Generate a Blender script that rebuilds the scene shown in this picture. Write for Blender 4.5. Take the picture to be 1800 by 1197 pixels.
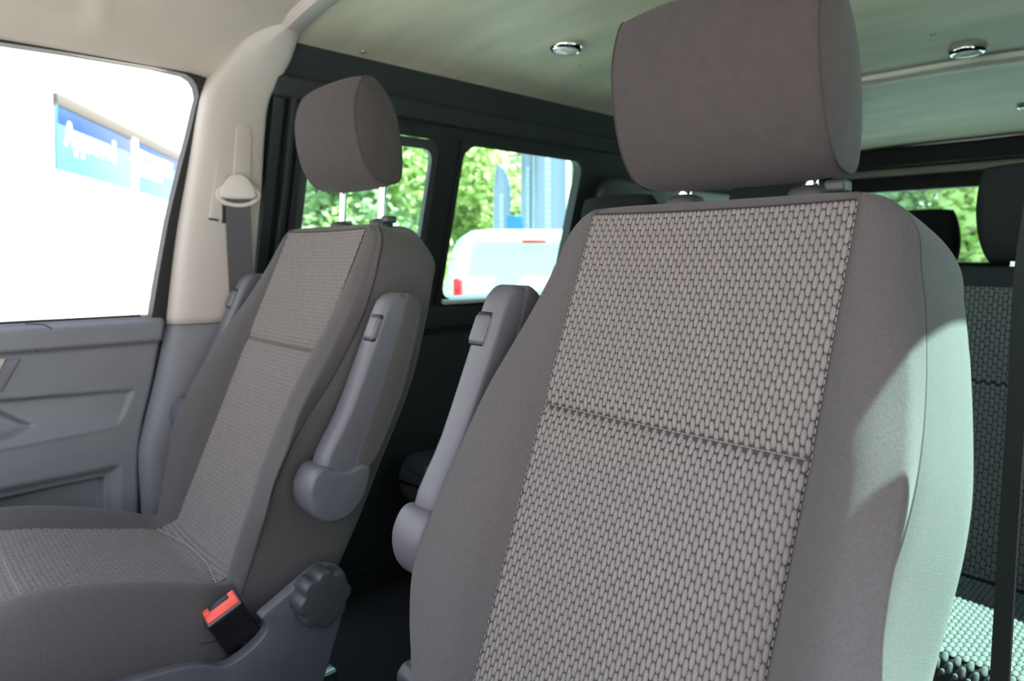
import bpy, bmesh, math, random
from mathutils import Vector, Matrix

for o in list(bpy.data.objects):
    bpy.data.objects.remove(o)
S = bpy.context.scene
COL = S.collection

# ------------------------------------------------------------------ camera
IMG_W, IMG_H = 1800.0, 1197.0
F_PX, YAW, PITCH, CY = 1189.0, math.radians(46.27), math.radians(0.8), 467.5
CAM = Vector((0.811, 0.0, 0.97))
cd = bpy.data.cameras.new('camera')
cd.sensor_fit = 'HORIZONTAL'
cd.sensor_width = 23.5
cd.lens = F_PX / IMG_W * 23.5
cd.shift_y = -(IMG_H / 2 - CY) / IMG_W
cd.clip_start = 0.02
cd.clip_end = 300
cd.dof.use_dof = True
cd.dof.focus_distance = 0.80
cd.dof.aperture_fstop = 3.6
cam = bpy.data.objects.new('camera', cd)
COL.objects.link(cam)
cam.location = CAM
cam.rotation_euler = (math.pi / 2 - PITCH, 0, YAW)
S.camera = cam

# ------------------------------------------------------------------ sky, sun, exposure
w = bpy.data.worlds.new('sky')
S.world = w
w.use_nodes = True
bg = w.node_tree.nodes['Background']
wn = w.node_tree
wtc = wn.nodes.new('ShaderNodeTexCoord')
wsx = wn.nodes.new('ShaderNodeSeparateXYZ')
wrp = wn.nodes.new('ShaderNodeValToRGB')
wrp.color_ramp.elements[0].position = 0.0
wrp.color_ramp.elements[0].color = (1.0, 0.95, 0.87, 1)
wrp.color_ramp.elements[1].position = 0.8
wrp.color_ramp.elements[1].color = (0.60, 0.72, 0.98, 1)
wn.links.new(wtc.outputs['Generated'], wsx.inputs[0])
wn.links.new(wsx.outputs['Z'], wrp.inputs['Fac'])
wn.links.new(wrp.outputs['Color'], bg.inputs['Color'])
bg.inputs['Strength'].default_value = 1.75
SUN_DIR = Vector((0.34, 0.46, 0.82)).normalized()
sl = bpy.data.lights.new('sun', 'SUN')
sl.energy = 20.0
sl.angle = math.radians(0.6)
sl.color = (1.0, 0.97, 0.92)
sun = bpy.data.objects.new('sun', sl)
COL.objects.link(sun)
sun.rotation_euler = SUN_DIR.to_track_quat('Z', 'Y').to_euler()
sun.location = (6, 8, 18)
S.view_settings.view_transform = 'Standard'
S.view_settings.look = 'None'
S.view_settings.gamma = 1.0
S.view_settings.use_curve_mapping = False
S.view_settings.exposure = 1.05

FW = Vector((-math.sin(YAW) * math.cos(PITCH), math.cos(YAW) * math.cos(PITCH), -math.sin(PITCH)))
RT = Vector((math.cos(YAW), math.sin(YAW), 0))
UPV = RT.cross(FW)


def at_depth(u, v, d):
    return CAM + d * (FW + RT * ((u - 900) / F_PX) - UPV * ((v - CY) / F_PX))


# ------------------------------------------------------------------ materials
def mat(name, col, rough=0.6, metal=0.0, var=0.0, vscale=20.0, bump=0.0, bscale=400.0, sheen=0.0,
        spec=0.5, stretch=None, col2=None):
    m = bpy.data.materials.new(name)
    m.use_nodes = True
    nt = m.node_tree
    p = nt.nodes['Principled BSDF']
    p.inputs['Base Color'].default_value = (*col, 1)
    p.inputs['Roughness'].default_value = rough
    p.inputs['Metallic'].default_value = metal
    p.inputs['Specular IOR Level'].default_value = spec
    if sheen:
        p.inputs['Sheen Weight'].default_value = sheen
        p.inputs['Sheen Roughness'].default_value = 0.5
    tc = nt.nodes.new('ShaderNodeTexCoord')
    src = tc.outputs['Object']
    if stretch:
        mp = nt.nodes.new('ShaderNodeMapping')
        mp.inputs['Scale'].default_value = stretch
        nt.links.new(src, mp.inputs['Vector'])
        src = mp.outputs['Vector']
    if var or col2:
        n = nt.nodes.new('ShaderNodeTexNoise')
        n.inputs['Scale'].default_value = vscale
        n.inputs['Detail'].default_value = 4
        nt.links.new(src, n.inputs['Vector'])
        r = nt.nodes.new('ShaderNodeValToRGB')
        r.color_ramp.elements[0].position = 0.35
        r.color_ramp.elements[1].position = 0.65
        a = col2 or tuple(c * (1 - var) for c in col)
        b = col if col2 else tuple(min(1, c * (1 + var)) for c in col)
        r.color_ramp.elements[0].color = (*a, 1)
        r.color_ramp.elements[1].color = (*b, 1)
        nt.links.new(n.outputs['Fac'], r.inputs['Fac'])
        nt.links.new(r.outputs['Color'], p.inputs['Base Color'])
    if bump:
        n2 = nt.nodes.new('ShaderNodeTexNoise')
        n2.inputs['Scale'].default_value = bscale
        n2.inputs['Detail'].default_value = 2
        nt.links.new(tc.outputs['Object'], n2.inputs['Vector'])
        bn = nt.nodes.new('ShaderNodeBump')
        bn.inputs['Strength'].default_value = bump
        bn.inputs['Distance'].default_value = 0.001
        nt.links.new(n2.outputs['Fac'], bn.inputs['Height'])
        nt.links.new(bn.outputs['Normal'], p.inputs['Normal'])
    return m


def glass_mat(name, tint):
    m = bpy.data.materials.new(name)
    m.use_nodes = True
    nt = m.node_tree
    nt.nodes.remove(nt.nodes['Principled BSDF'])
    t = nt.nodes.new('ShaderNodeBsdfTransparent')
    t.inputs['Color'].default_value = (*tint, 1)
    g = nt.nodes.new('ShaderNodeBsdfGlossy')
    g.inputs['Roughness'].default_value = 0.02
    lw = nt.nodes.new('ShaderNodeLayerWeight')
    pw = nt.nodes.new('ShaderNodeMath')
    pw.operation = 'POWER'
    pw.inputs[1].default_value = 4.0
    nt.links.new(lw.outputs['Facing'], pw.inputs[0])
    fr = nt.nodes.new('ShaderNodeMath')
    fr.operation = 'MULTIPLY_ADD'
    fr.inputs[1].default_value = 0.5
    fr.inputs[2].default_value = 0.03
    nt.links.new(pw.outputs[0], fr.inputs[0])
    mx = nt.nodes.new('ShaderNodeMixShader')
    nt.links.new(fr.outputs[0], mx.inputs[0])
    nt.links.new(t.outputs[0], mx.inputs[1])
    nt.links.new(g.outputs[0], mx.inputs[2])
    nt.links.new(mx.outputs[0], nt.nodes['Material Output'].inputs['Surface'])
    return m


def leaf_mat(name, c1, c2):
    m = bpy.data.materials.new(name)
    m.use_nodes = True
    nt = m.node_tree
    nt.nodes.remove(nt.nodes['Principled BSDF'])
    tc = nt.nodes.new('ShaderNodeTexCoord')
    n = nt.nodes.new('ShaderNodeTexNoise')
    n.inputs['Scale'].default_value = 1.3
    r = nt.nodes.new('ShaderNodeValToRGB')
    r.color_ramp.elements[0].position = 0.38
    r.color_ramp.elements[1].position = 0.62
    r.color_ramp.elements[0].color = (*c1, 1)
    r.color_ramp.elements[1].color = (*c2, 1)
    nt.links.new(tc.outputs['Object'], n.inputs['Vector'])
    nt.links.new(n.outputs['Fac'], r.inputs['Fac'])
    d = nt.nodes.new('ShaderNodeBsdfDiffuse')
    t = nt.nodes.new('ShaderNodeBsdfTranslucent')
    nt.links.new(r.outputs['Color'], d.inputs['Color'])
    nt.links.new(r.outputs['Color'], t.inputs['Color'])
    mx = nt.nodes.new('ShaderNodeMixShader')
    mx.inputs[0].default_value = 0.5
    nt.links.new(d.outputs[0], mx.inputs[1])
    nt.links.new(t.outputs[0], mx.inputs[2])
    nt.links.new(mx.outputs[0], nt.nodes['Material Output'].inputs['Surface'])
    return m


M = dict(
    cloth=mat('plain_seat_cloth', (0.084, 0.078, 0.079), 0.9, var=0.10, vscale=500, bump=0.5, bscale=1100, sheen=0.12, spec=0.2),
    headcloth=mat('headrest_cloth', (0.054, 0.047, 0.047), 0.9, var=0.06, vscale=60, bump=0.35, bscale=1800, sheen=0.10, spec=0.2),
    pill=mat('woven_pill_yarn', (0.185, 0.170, 0.162), 0.75, var=0.05, vscale=90, bump=0.25, bscale=2500, sheen=0.05, spec=0.3),
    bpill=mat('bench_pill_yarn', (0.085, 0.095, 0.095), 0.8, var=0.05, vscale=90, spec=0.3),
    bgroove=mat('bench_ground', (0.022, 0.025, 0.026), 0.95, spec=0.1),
    groove=mat('woven_ground', (0.055, 0.050, 0.049), 0.95, spec=0.1),
    thread=mat('pale_thread', (0.30, 0.28, 0.27), 0.8),
    dthread=mat('dark_thread', (0.03, 0.027, 0.028), 0.9),
    plastic=mat('grey_moulded_plastic', (0.105, 0.105, 0.122), 0.42, var=0.03, vscale=30, bump=0.12, bscale=1400),
    plastic_d=mat('charcoal_plastic', (0.050, 0.052, 0.060), 0.42, bump=0.12, bscale=1400),
    door=mat('door_card_plastic', (0.155, 0.165, 0.185), 0.55, var=0.03, vscale=15, bump=0.15, bscale=1300),
    black=mat('black_plastic', (0.010, 0.010, 0.011), 0.45),
    rubber=mat('black_rubber', (0.012, 0.014, 0.014), 0.6),
    wall=mat('dark_side_panel', (0.013, 0.017, 0.020), 0.7, var=0.1, vscale=6),
    carpet=mat('black_carpet', (0.008, 0.009, 0.011), 0.95, var=0.3, vscale=250, bump=0.8, bscale=500),
    cream=mat('cream_trim_plastic', (0.44, 0.412, 0.378), 0.5, var=0.02, vscale=10, bump=0.06, bscale=1200),
    rib=mat('pale_rib_paint', (0.78, 0.76, 0.66), 0.45),
    liner=mat('beige_headliner', (0.42, 0.385, 0.335), 0.85, var=0.03, vscale=12, bump=0.2, bscale=700),
    ceil=mat('smudged_ceiling_paint', (0.66, 0.615, 0.47), 0.5, stretch=(0.9, 3.0, 1.0), vscale=2.4, col2=(0.50, 0.48, 0.375)),
    chrome=mat('chrome', (0.85, 0.85, 0.86), 0.08, 1.0),
    steel=mat('steel', (0.45, 0.47, 0.48), 0.3, 1.0),
    lens=mat('lamp_lens', (0.62, 0.66, 0.66), 0.12),
    red=mat('red_button', (0.85, 0.09, 0.055), 0.4),
    belt=mat('belt_webbing', (0.055, 0.054, 0.058), 0.75, bump=0.5, bscale=900),
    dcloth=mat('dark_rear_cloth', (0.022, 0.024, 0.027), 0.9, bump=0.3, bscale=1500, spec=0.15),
    glass=glass_mat('clear_glass', (0.95, 0.97, 0.96)),
    tint=glass_mat('green_tinted_glass', (0.71, 0.91, 0.86)),
    asphalt=mat('pale_asphalt', (0.29, 0.28, 0.265), 0.9, var=0.12, vscale=3, bump=0.4, bscale=60),
    white=mat('white_render', (0.82, 0.82, 0.80), 0.7, var=0.01, vscale=3),
    coping=mat('grey_coping', (0.06, 0.056, 0.05), 0.5),
    signd=mat('sign_dark_blue', (0.006, 0.030, 0.125), 0.45, var=0.15, vscale=2),
    signl=mat('sign_light_blue', (0.045, 0.20, 0.37), 0.45),
    letter=mat('white_letter', (0.85, 0.85, 0.85), 0.5),
    carw=mat('white_car_paint', (0.78, 0.80, 0.79), 0.25),
    carglass=mat('pale_opaque_glass', (0.56, 0.56, 0.55), 0.15),  # opaque pale grey, even over the whole rear glass
    carred=mat('red_lamp', (0.55, 0.02, 0.03), 0.2),
    flag=mat('slate_blue_flag', (0.27, 0.30, 0.42), 0.8),
    flagl=mat('pale_blue_flag', (0.50, 0.58, 0.66), 0.8),
    bark=mat('bark', (0.10, 0.075, 0.05), 0.9, var=0.3, vscale=12, bump=0.8, bscale=30),
    leaf_y=leaf_mat('yellow_green_leaves', (0.42, 0.54, 0.20), (0.74, 0.80, 0.44)),
    leaf_g=leaf_mat('mid_green_leaves', (0.32, 0.43, 0.26), (0.60, 0.68, 0.45)),
    bin=mat('blue_bin', (0.02, 0.14, 0.30), 0.5),
)


# ------------------------------------------------------------------ mesh helpers
def link(name, me, m=None, parent=None, loc=None):
    o = bpy.data.objects.new(name, me)
    COL.objects.link(o)
    if m is not None and me is not None and not me.materials:
        for k in (m if isinstance(m, (list, tuple)) else [m]):
            me.materials.append(k)
    if parent:
        o.parent = parent
    if loc is not None:
        o.location = loc
    return o


def mk(name, verts, faces, smooth=True, mats=None, fm=None, sharp=None):
    me = bpy.data.meshes.new(name)
    me.from_pydata([tuple(v) for v in verts], [], faces)
    if mats:
        for k in mats:
            me.materials.append(k)
    if fm:
        me.polygons.foreach_set('material_index', fm)
    me.polygons.foreach_set('use_smooth', [smooth] * len(me.polygons))
    me.update()
    if sharp is not None:
        me.set_sharp_from_angle(angle=math.radians(sharp))
    return me


def obj(name, verts, faces, m, parent=None, smooth=True, sharp=None):
    return link(name, mk(name, verts, faces, smooth, sharp=sharp), m, parent)


def loft(rings, closed=True, caps=(True, True)):
    n = len(rings[0])
    v = [p for r in rings for p in r]
    f = []
    for i in range(len(rings) - 1):
        for j in range(n if closed else n - 1):
            a, b = i * n + j, i * n + (j + 1) % n
            f.append((a, b, b + n, a + n))
    if closed:
        for k, flip in ((0, True), (len(rings) - 1, False)):
            if caps[0 if k == 0 else 1]:
                c = sum((Vector(p) for p in rings[k]), Vector()) / n
                v.append(c)
                ci = len(v) - 1
                for j in range(n):
                    a, b = k * n + j, k * n + (j + 1) % n
                    f.append((b, a, ci) if flip else (a, b, ci))
    return v, f


def recalc(me):
    bm = bmesh.new()
    bm.from_mesh(me)
    bmesh.ops.recalc_face_normals(bm, faces=bm.faces)
    bm.to_mesh(me)
    bm.free()


def lobj(name, rings, m, parent=None, closed=True, caps=(True, True), sharp=None, smooth=True):
    v, f = loft(rings, closed, caps)
    me = mk(name, v, f, smooth)
    recalc(me)
    if sharp is not None:
        me.set_sharp_from_angle(angle=math.radians(sharp))
    return link(name, me, m, parent)


def tube_vf(path, r, n=8):
    path = [Vector(p) for p in path]
    rings = []
    prev = None
    for i, p in enumerate(path):
        t = (path[min(i + 1, len(path) - 1)] - path[max(i - 1, 0)]).normalized()
        if prev is None:
            a = t.orthogonal().normalized()
        else:
            a = (prev - t * prev.dot(t)).normalized()
        prev = a
        b = t.cross(a)
        rr = r[i] if isinstance(r, (list, tuple)) else r
        rings.append([p + (a * math.cos(q) + b * math.sin(q)) * rr for q in [2 * math.pi * k / n for k in range(n)]])
    return loft(rings)


def tube(name, path, r, m, parent=None, n=8):
    v, f = tube_vf(path, r, n)
    return obj(name, v, f, m, parent, sharp=50)


def merge(parts):
    V, Fc = [], []
    for v, f in parts:
        o = len(V)
        V += list(v)
        Fc += [tuple(i + o for i in q) for q in f]
    return V, Fc


def box_vf(c, s):
    x, y, z = c
    a, b, d = s[0] / 2, s[1] / 2, s[2] / 2
    v = [(x + i * a, y + j * b, z + k * d) for i in (-1, 1) for j in (-1, 1) for k in (-1, 1)]
    f = [(0, 1, 3, 2), (4, 6, 7, 5), (0, 4, 5, 1), (2, 3, 7, 6), (0, 2, 6, 4), (1, 5, 7, 3)]
    return v, f


def bbox(name, c, s, m, parent=None, bev=0.003, seg=2, rot=None):
    v, f = box_vf((0, 0, 0), s)
    me = mk(name, v, f, True)
    bm = bmesh.new()
    bm.from_mesh(me)
    bmesh.ops.bevel(bm, geom=list(bm.edges), offset=bev, segments=seg, affect='EDGES', profile=0.5)
    bm.to_mesh(me)
    bm.free()
    me.polygons.foreach_set('use_smooth', [True] * len(me.polygons))
    me.set_sharp_from_angle(angle=math.radians(50))
    o = link(name, me, m, parent)
    o.location = c
    if rot:
        o.rotation_euler = rot
    return o


def prism(name, outline, x0, x1, m, parent=None, bev=0.004, seg=3, axis='x'):
    """extrude a closed (y,z) outline along x, bevelled rims"""
    def P(x, a, b):
        return (x, a, b) if axis == 'x' else ((a, x, b) if axis == 'y' else (a, b, x))
    n = len(outline)
    v = [P(x0, *p) for p in outline] + [P(x1, *p) for p in outline]
    f = [tuple(range(n)), tuple(range(2 * n - 1, n - 1, -1))]
    f += [(i, (i + 1) % n, n + (i + 1) % n, n + i) for i in range(n)]
    me = mk(name, v, f, True)
    bm = bmesh.new()
    bm.from_mesh(me)
    bmesh.ops.recalc_face_normals(bm, faces=bm.faces)
    if bev:
        rim = [e for e in bm.edges if len(e.link_faces) == 2 and any(len(q.verts) == n and n > 4 for q in e.link_faces)]
        if n <= 4:
            rim = list(bm.edges)
        bmesh.ops.bevel(bm, geom=rim, offset=bev, segments=seg, affect='EDGES', profile=0.5, clamp_overlap=True)
    bm.to_mesh(me)
    bm.free()
    me.polygons.foreach_set('use_smooth', [True] * len(me.polygons))
    me.set_sharp_from_angle(angle=math.radians(40))
    return link(name, me, m, parent)


def cr(pts, per=6, closed=False):
    """Catmull-Rom through 2D/3D points"""
    P = [Vector(p) for p in pts]
    n = len(P)
    out = []
    rng = n if closed else n - 1
    for i in range(rng):
        p1, p2 = P[i], P[(i + 1) % n]
        p0 = P[(i - 1) % n] if closed or i > 0 else p1 * 2 - p2
        p3 = P[(i + 2) % n] if closed or i + 2 < n else p2 * 2 - p1
        for k in range(per):
            t = k / per
            out.append(0.5 * ((2 * p1) + (p2 - p0) * t + (2 * p0 - 5 * p1 + 4 * p2 - p3) * t * t +
                              (3 * p1 - p0 - 3 * p2 + p3) * t ** 3))
    if not closed:
        out.append(P[-1])
    return out


def tab(t, s):
    """linear table lookup, keys descending or ascending"""
    t = sorted(t)
    if s <= t[0][0]:
        return t[0][1]
    for (a, va), (b, vb) in zip(t, t[1:]):
        if s <= b:
            k = (s - a) / (b - a)
            return va + (vb - va) * k
    return t[-1][1]


def stab(t, s):
    """smooth (cosine-free Hermite) table lookup"""
    t = sorted(t)
    if s <= t[0][0]:
        return t[0][1]
    if s >= t[-1][0]:
        return t[-1][1]
    for i in range(len(t) - 1):
        a, va = t[i]
        b, vb = t[i + 1]
        if s <= b:
            ma = (vb - t[i - 1][1]) / (b - t[i - 1][0]) if i > 0 else (vb - va) / (b - a)
            mb = (t[i + 2][1] - va) / (t[i + 2][0] - a) if i + 2 < len(t) else (vb - va) / (b - a)
            h = b - a
            k = (s - a) / h
            return ((2 * k ** 3 - 3 * k * k + 1) * va + (k ** 3 - 2 * k * k + k) * h * ma +
                    (-2 * k ** 3 + 3 * k * k) * vb + (k ** 3 - k * k) * h * mb)


def sm(a, b, x):
    t = max(0.0, min(1.0, (x - a) / (b - a)))
    return t * t * (3 - 2 * t)


def rrect(y0, y1, z0, z1, r, n=6, rs=None):
    rs = rs or (r, r, r, r)   # bl, br, tr, tl
    out = []
    for (cy, cz, a0, q) in ((y0, z0, 180, 0), (y1, z0, 270, 1), (y1, z1, 0, 2), (y0, z1, 90, 3)):
        rr = rs[q]
        sy = 1 if q in (0, 3) else -1
        sz = 1 if q in (0, 1) else -1
        for k in range(n + 1):
            a = math.radians(a0 + 90 * k / n)
            out.append((cy + sy * rr + rr * math.cos(a), cz + sz * rr + rr * math.sin(a)))
    return out


def tag(o, label, cat, group=None, kind=None):
    if label:
        o['label'] = label
    if cat:
        o['category'] = cat
    if group:
        o['group'] = group
    if kind:
        o['kind'] = kind
    return o


def empty(name, loc, label, cat, group=None, rz=0.0, kind=None):
    o = bpy.data.objects.new(name, None)
    COL.objects.link(o)
    o.location = loc
    o.rotation_euler = (0, 0, rz)
    o.empty_display_size = 0.1
    return tag(o, label, cat, group, kind)


CACHE = {}


def cached(key, fn):
    if key not in CACHE:
        CACHE[key] = fn()
    return CACHE[key]


def weave(Sf, cols, s0, s1, wfun, ps=0.0147, lift=0.0006, h=0.0020, wfac=0.515, seed=1, breaks=(), mm=('groove', 'pill')):
    """woven inlay: staggered yarn pills over a ground sheet on the surface Sf(x, s)"""
    BA = (-1, -0.6, 0, 0.6, 1)
    BB = (-1, -0.86, -0.5, 0, 0.5, 0.86, 1)
    V, Fc, Mi = [], [], []
    # ground sheet
    nx, ns = 24, max(4, int((s1 - s0) / 0.008))
    for j in range(ns + 1):
        s = s0 + (s1 - s0) * j / ns
        for i in range(nx + 1):
            x = (-1 + 2 * i / nx) * wfun(s)
            P, N, T1, T2 = frame(Sf, x, s)
            V.append(P + N * lift)
    for j in range(ns):
        for i in range(nx):
            a = j * (nx + 1) + i
            Fc.append((a, a + 1, a + nx + 2, a + nx + 1))
            Mi.append(0)
    rnd = random.Random(seed)
    for i in range(cols):
        fx = -1 + 2 * (i + 0.5) / cols
        s = s0 - (ps * 0.5 if i % 2 else 0)
        while s < s1:
            a, b = max(s + 0.0004, s0), min(s + ps - 0.0004, s1)
            s += ps
            for br in breaks:
                if a < br < b:
                    if br - a > b - br:
                        b = br - 0.0005
                    else:
                        a = br + 0.0005
            if b - a < 0.003:
                continue
            c = (a + b) / 2
            wd = wfun(c)
            P, N, T1, T2 = frame(Sf, fx * wd, c)
            hw = wd / cols * 2 * wfac
            hl = (b - a) / 2
            hh = h * rnd.uniform(0.9, 1.1)
            P = P + N * (lift + 0.0002) + T1 * rnd.uniform(-0.0001, 0.0001)
            base = len(V)
            for bb in BB:
                k = max(0.10, (1 - abs(bb) ** 3.4)) ** 0.5
                for aa in BA:
                    z = hh * (math.sqrt(max(0, 1 - aa * aa)) * (0.35 + 0.65 * k) if abs(bb) < 1 else 0) * (1 if abs(aa) < 1 else 0)
                    V.append(P + T1 * (aa * hw * k) + T2 * (bb * hl) + N * z)
            for q in range(6):
                for r in range(4):
                    u = base + q * 5 + r
                    Fc.append((u, u + 1, u + 6, u + 5))
                    Mi.append(1)
    return mk('woven_panel', V, Fc, True, [M[q] for q in mm], Mi)


def frame(Sf, x, s):
    e = 0.0015
    P = Sf(x, s)
    T1 = (Sf(x + e, s) - Sf(x - e, s)).normalized()
    T2 = (Sf(x, s + e) - Sf(x, s - e)).normalized()
    return P, T1.cross(T2).normalized(), T1, T2


# =================================================================== STRUCTURE
# wall plane with rectangular holes (y,z), given thickness along x
def holed_wall(name, ys, zs, holes, xf, thick, m):
    V, Fc = [], []
    idx = {}

    def vid(y, z, k):
        key = (round(y, 4), round(z, 4), k)
        if key not in idx:
            idx[key] = len(V)
            V.append((xf(z) + (thick if k else 0), y, z))
        return idx[key]

    cells = set()
    for i in range(len(ys) - 1):
        for j in range(len(zs) - 1):
            cy, cz = (ys[i] + ys[i + 1]) / 2, (zs[j] + zs[j + 1]) / 2
            if not any(h[0] < cy < h[1] and h[2] < cz < h[3] for h in holes):
                cells.add((i, j))
    for (i, j) in cells:
        q = [(ys[i], zs[j]), (ys[i + 1], zs[j]), (ys[i + 1], zs[j + 1]), (ys[i], zs[j + 1])]
        Fc.append(tuple(vid(*p, 0) for p in q))
        Fc.append(tuple(vid(*p, 1) for p in reversed(q)))
        for (di, dj, a, b) in ((0, -1, 0, 1), (1, 0, 1, 2), (0, 1, 2, 3), (-1, 0, 3, 0)):
            if (i + di, j + dj) not in cells:
                Fc.append((vid(*q[a], 0), vid(*q[b], 0), vid(*q[b], 1), vid(*q[a], 1)))
    me = mk(name, V, Fc, False)
    recalc(me)
    return link(name, me, m)


def ring_frame(name, inner, outer, x0, x1, m, parent=None, axis='x'):
    """flat frame between two outlines with the same vertex count, depth x0..x1"""
    def P(x, p):
        return (x, p[0], p[1]) if axis == 'x' else (p[0], x, p[1])
    n = len(inner)
    rings = [[P(x0, p) for p in outer], [P(x1, p) for p in outer], [P(x1, p) for p in inner], [P(x0, p) for p in inner]]
    rings.append(rings[0])
    v, f = loft(rings, True, (False, False))
    me = mk(name, v, f, True)
    bm = bmesh.new()
    bm.from_mesh(me)
    bmesh.ops.remove_doubles(bm, verts=bm.verts, dist=1e-5)
    bmesh.ops.recalc_face_normals(bm, faces=bm.faces)
    bm.to_mesh(me)
    bm.free()
    me.polygons.foreach_set('use_smooth', [True] * len(me.polygons))
    me.set_sharp_from_angle(angle=math.radians(40))
    return link(name, me, m, parent)


TUM = math.atan(0.26)


def wall_x(z):
    """tumblehome: the side leans in above the sill"""
    return -0.90 + 0.26 * max(0.0, min(0.72, z - 0.825))


WIN = [(0.785, 1.238, 0.825, 1.322), (1.300, 1.868, 0.825, 1.320)]
YS = [0.66, 0.70, 0.785, 1.238, 1.300, 1.868, 2.6, 3.85]
ZS = [0.0, 0.42, 0.825, 1.0, 1.15, 1.25, 1.32, 1.322, 1.40, 1.50]
WIN_R = [(0.70, 1.238, 0.825, 1.322), (1.300, 1.868, 0.825, 1.320)]


def lined_floor():
    o = bbox('floor', (0, 1.6, -0.02), (1.90, 4.5, 0.04), M['carpet'], bev=0.004)
    tag(o, 'black carpeted van floor under the seats', 'floor', kind='structure')


lined_floor()

wl = holed_wall('wall_left', YS, ZS, WIN, wall_x, -0.022, M['wall'])
tag(wl, 'dark inner side panel of the van with two window openings', 'wall', kind='structure')
wr = holed_wall('wall_right', YS, ZS, WIN_R, lambda z: -wall_x(z), 0.05, M['wall'])
tag(wr, 'dark inner side panel beside the sunlit front seat', 'wall', kind='structure')

# mouldings on the far wall, following its lean
def lean_prism(name, y0, y1, z0, z1, proud, m, r=0.006, bev=0.004, n=4):
    z0a = max(z0, 0.825)
    o = prism(name, [(a, b - z0a) for a, b in rrect(y0, y1, z0, z1, r, n)], -0.004, proud, m, wl, bev)
    o.location = (wall_x(z0a), 0, z0a)
    if z1 > 0.83:
        o.rotation_euler = (0, TUM, 0)
    return o


lean_prism('panel_moulding', 0.705, 0.735, 0.84, 1.40, 0.02, M['wall'])
lean_prism('panel_moulding', 0.747, 0.762, 0.84, 1.38, 0.03, M['wall'])
lean_prism('header_rail', 0.70, 3.75, 1.355, 1.41, 0.03, M['wall'], 0.01, 0.008)
lean_prism('rear_quarter_panel', 1.955, 3.3, 0.83, 1.29, 0.04, M['plastic_d'], 0.09, 0.02, 8)
lean_prism('sill_rail', 0.70, 3.75, 0.745, 0.812, 0.03, M['wall'], 0.01, 0.008)
lean_prism('lower_side_panel', 0.72, 3.6, 0.05, 0.73, 0.02, M['wall'], 0.05, 0.01)


def side_window(n, sx, y0, y1, z0, z1, slider, label):
    root = empty('window_%d' % n, (sx * 0.90, (y0 + y1) / 2, z0), label, 'window', kind='structure')
    root.rotation_euler = (0, -sx * TUM, 0)
    z1 = z0 + (z1 - z0) / math.cos(TUM)
    cy, cz = (y0 + y1) / 2, z0

    def L(p):
        return (p[0] - cy, p[1] - cz)
    outer = [L(p) for p in rrect(y0 - 0.004, y1 + 0.004, z0 - 0.004, z1 + 0.004, 0.003, 6)]
    inner = [L(p) for p in rrect(y0 + 0.012, y1 - 0.012, z0 + 0.012, z1 - 0.012, 0.045, 6)]
    ring_frame('window_seal', inner, outer, sx * 0.024, -sx * 0.012, M['rubber'], root)
    v, f = box_vf((sx * 0.016, 0, (z1 - z0) / 2), (0.004, y1 - y0, z1 - z0))
    obj('pane', v, f, M['tint'], root, False)
    if slider:
        o2 = [L(p) for p in rrect(y0 + 0.014, y1 - 0.014, z0 + 0.012, z1 - 0.014, 0.043, 6)]
        i2 = [L(p) for p in rrect(y0 + 0.036, y1 - 0.036, z0 + 0.018, z1 - 0.042, 0.035, 6)]
        ring_frame('slider_frame', i2, o2, sx * 0.014, -sx * 0.004, M['plastic_d'], root)
    bbox('sill_strip', (-sx * 0.002, 0, 0.006), (0.05, (y1 - y0) - 0.03, 0.014), M['lens'], root, 0.003)
    return root


side_window(1, -1, *WIN[0], True, 'tinted sliding side window behind the left seat headrest')
side_window(2, -1, *WIN[1], False, 'tinted fixed side window with the white vehicle behind it')
side_window(3, 1, *WIN_R[0], True, 'tinted side window beside the sunlit front seat')
side_window(4, 1, *WIN_R[1], False, 'tinted side window beside the rear bench')


# rear wall with tailgate glass
def rear_wall():
    V, Fc = [], []
    xs = [-0.95, -0.60, 0.60, 0.95]
    zs = [0.0, 0.93, 1.315, 1.57]
    me_parts = []
    for i in range(3):
        for j in range(3):
            if i == 1 and j == 1:
                continue
            me_parts.append(box_vf(((xs[i] + xs[i + 1]) / 2, 3.79, (zs[j] + zs[j + 1]) / 2),
                                   (xs[i + 1] - xs[i], 0.06, zs[j + 1] - zs[j])))
    v, f = merge(me_parts)
    o = obj('wall_rear', v, f, M['wall'], None, False)
    tag(o, 'dark tailgate wall around the rear window', 'wall', kind='structure')
    root = empty('window_5', (0, 3.775, 0.93), 'rear window with green foliage behind the seats', 'window', kind='structure')
    outer = rrect(-0.604, 0.604, -0.004, 0.389, 0.003, 6)
    inner = rrect(-0.58, 0.58, 0.014, 0.368, 0.06, 6)
    ring_frame('window_seal', inner, outer, -0.02, 0.03, M['rubber'], root, axis='y')
    v, f = box_vf((0, 0.02, 0.1925), (1.2, 0.004, 0.385))
    obj('pane', v, f, M['tint'], root, False)
    bbox('header_pad', (0, -0.05, 0.535), (1.52, 0.10, 0.10), M['wall'], root, 0.02)
    bbox('header_strip', (0, -0.035, 0.462), (1.24, 0.03, 0.035), M['cream'], root, 0.008)


rear_wall()


# ceiling: rear bare panel and front moulded headliner
def ceil_z(x):
    a = min(1.0, abs(x) / 0.8)
    return 1.540 - 0.080 * a ** 4


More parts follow.
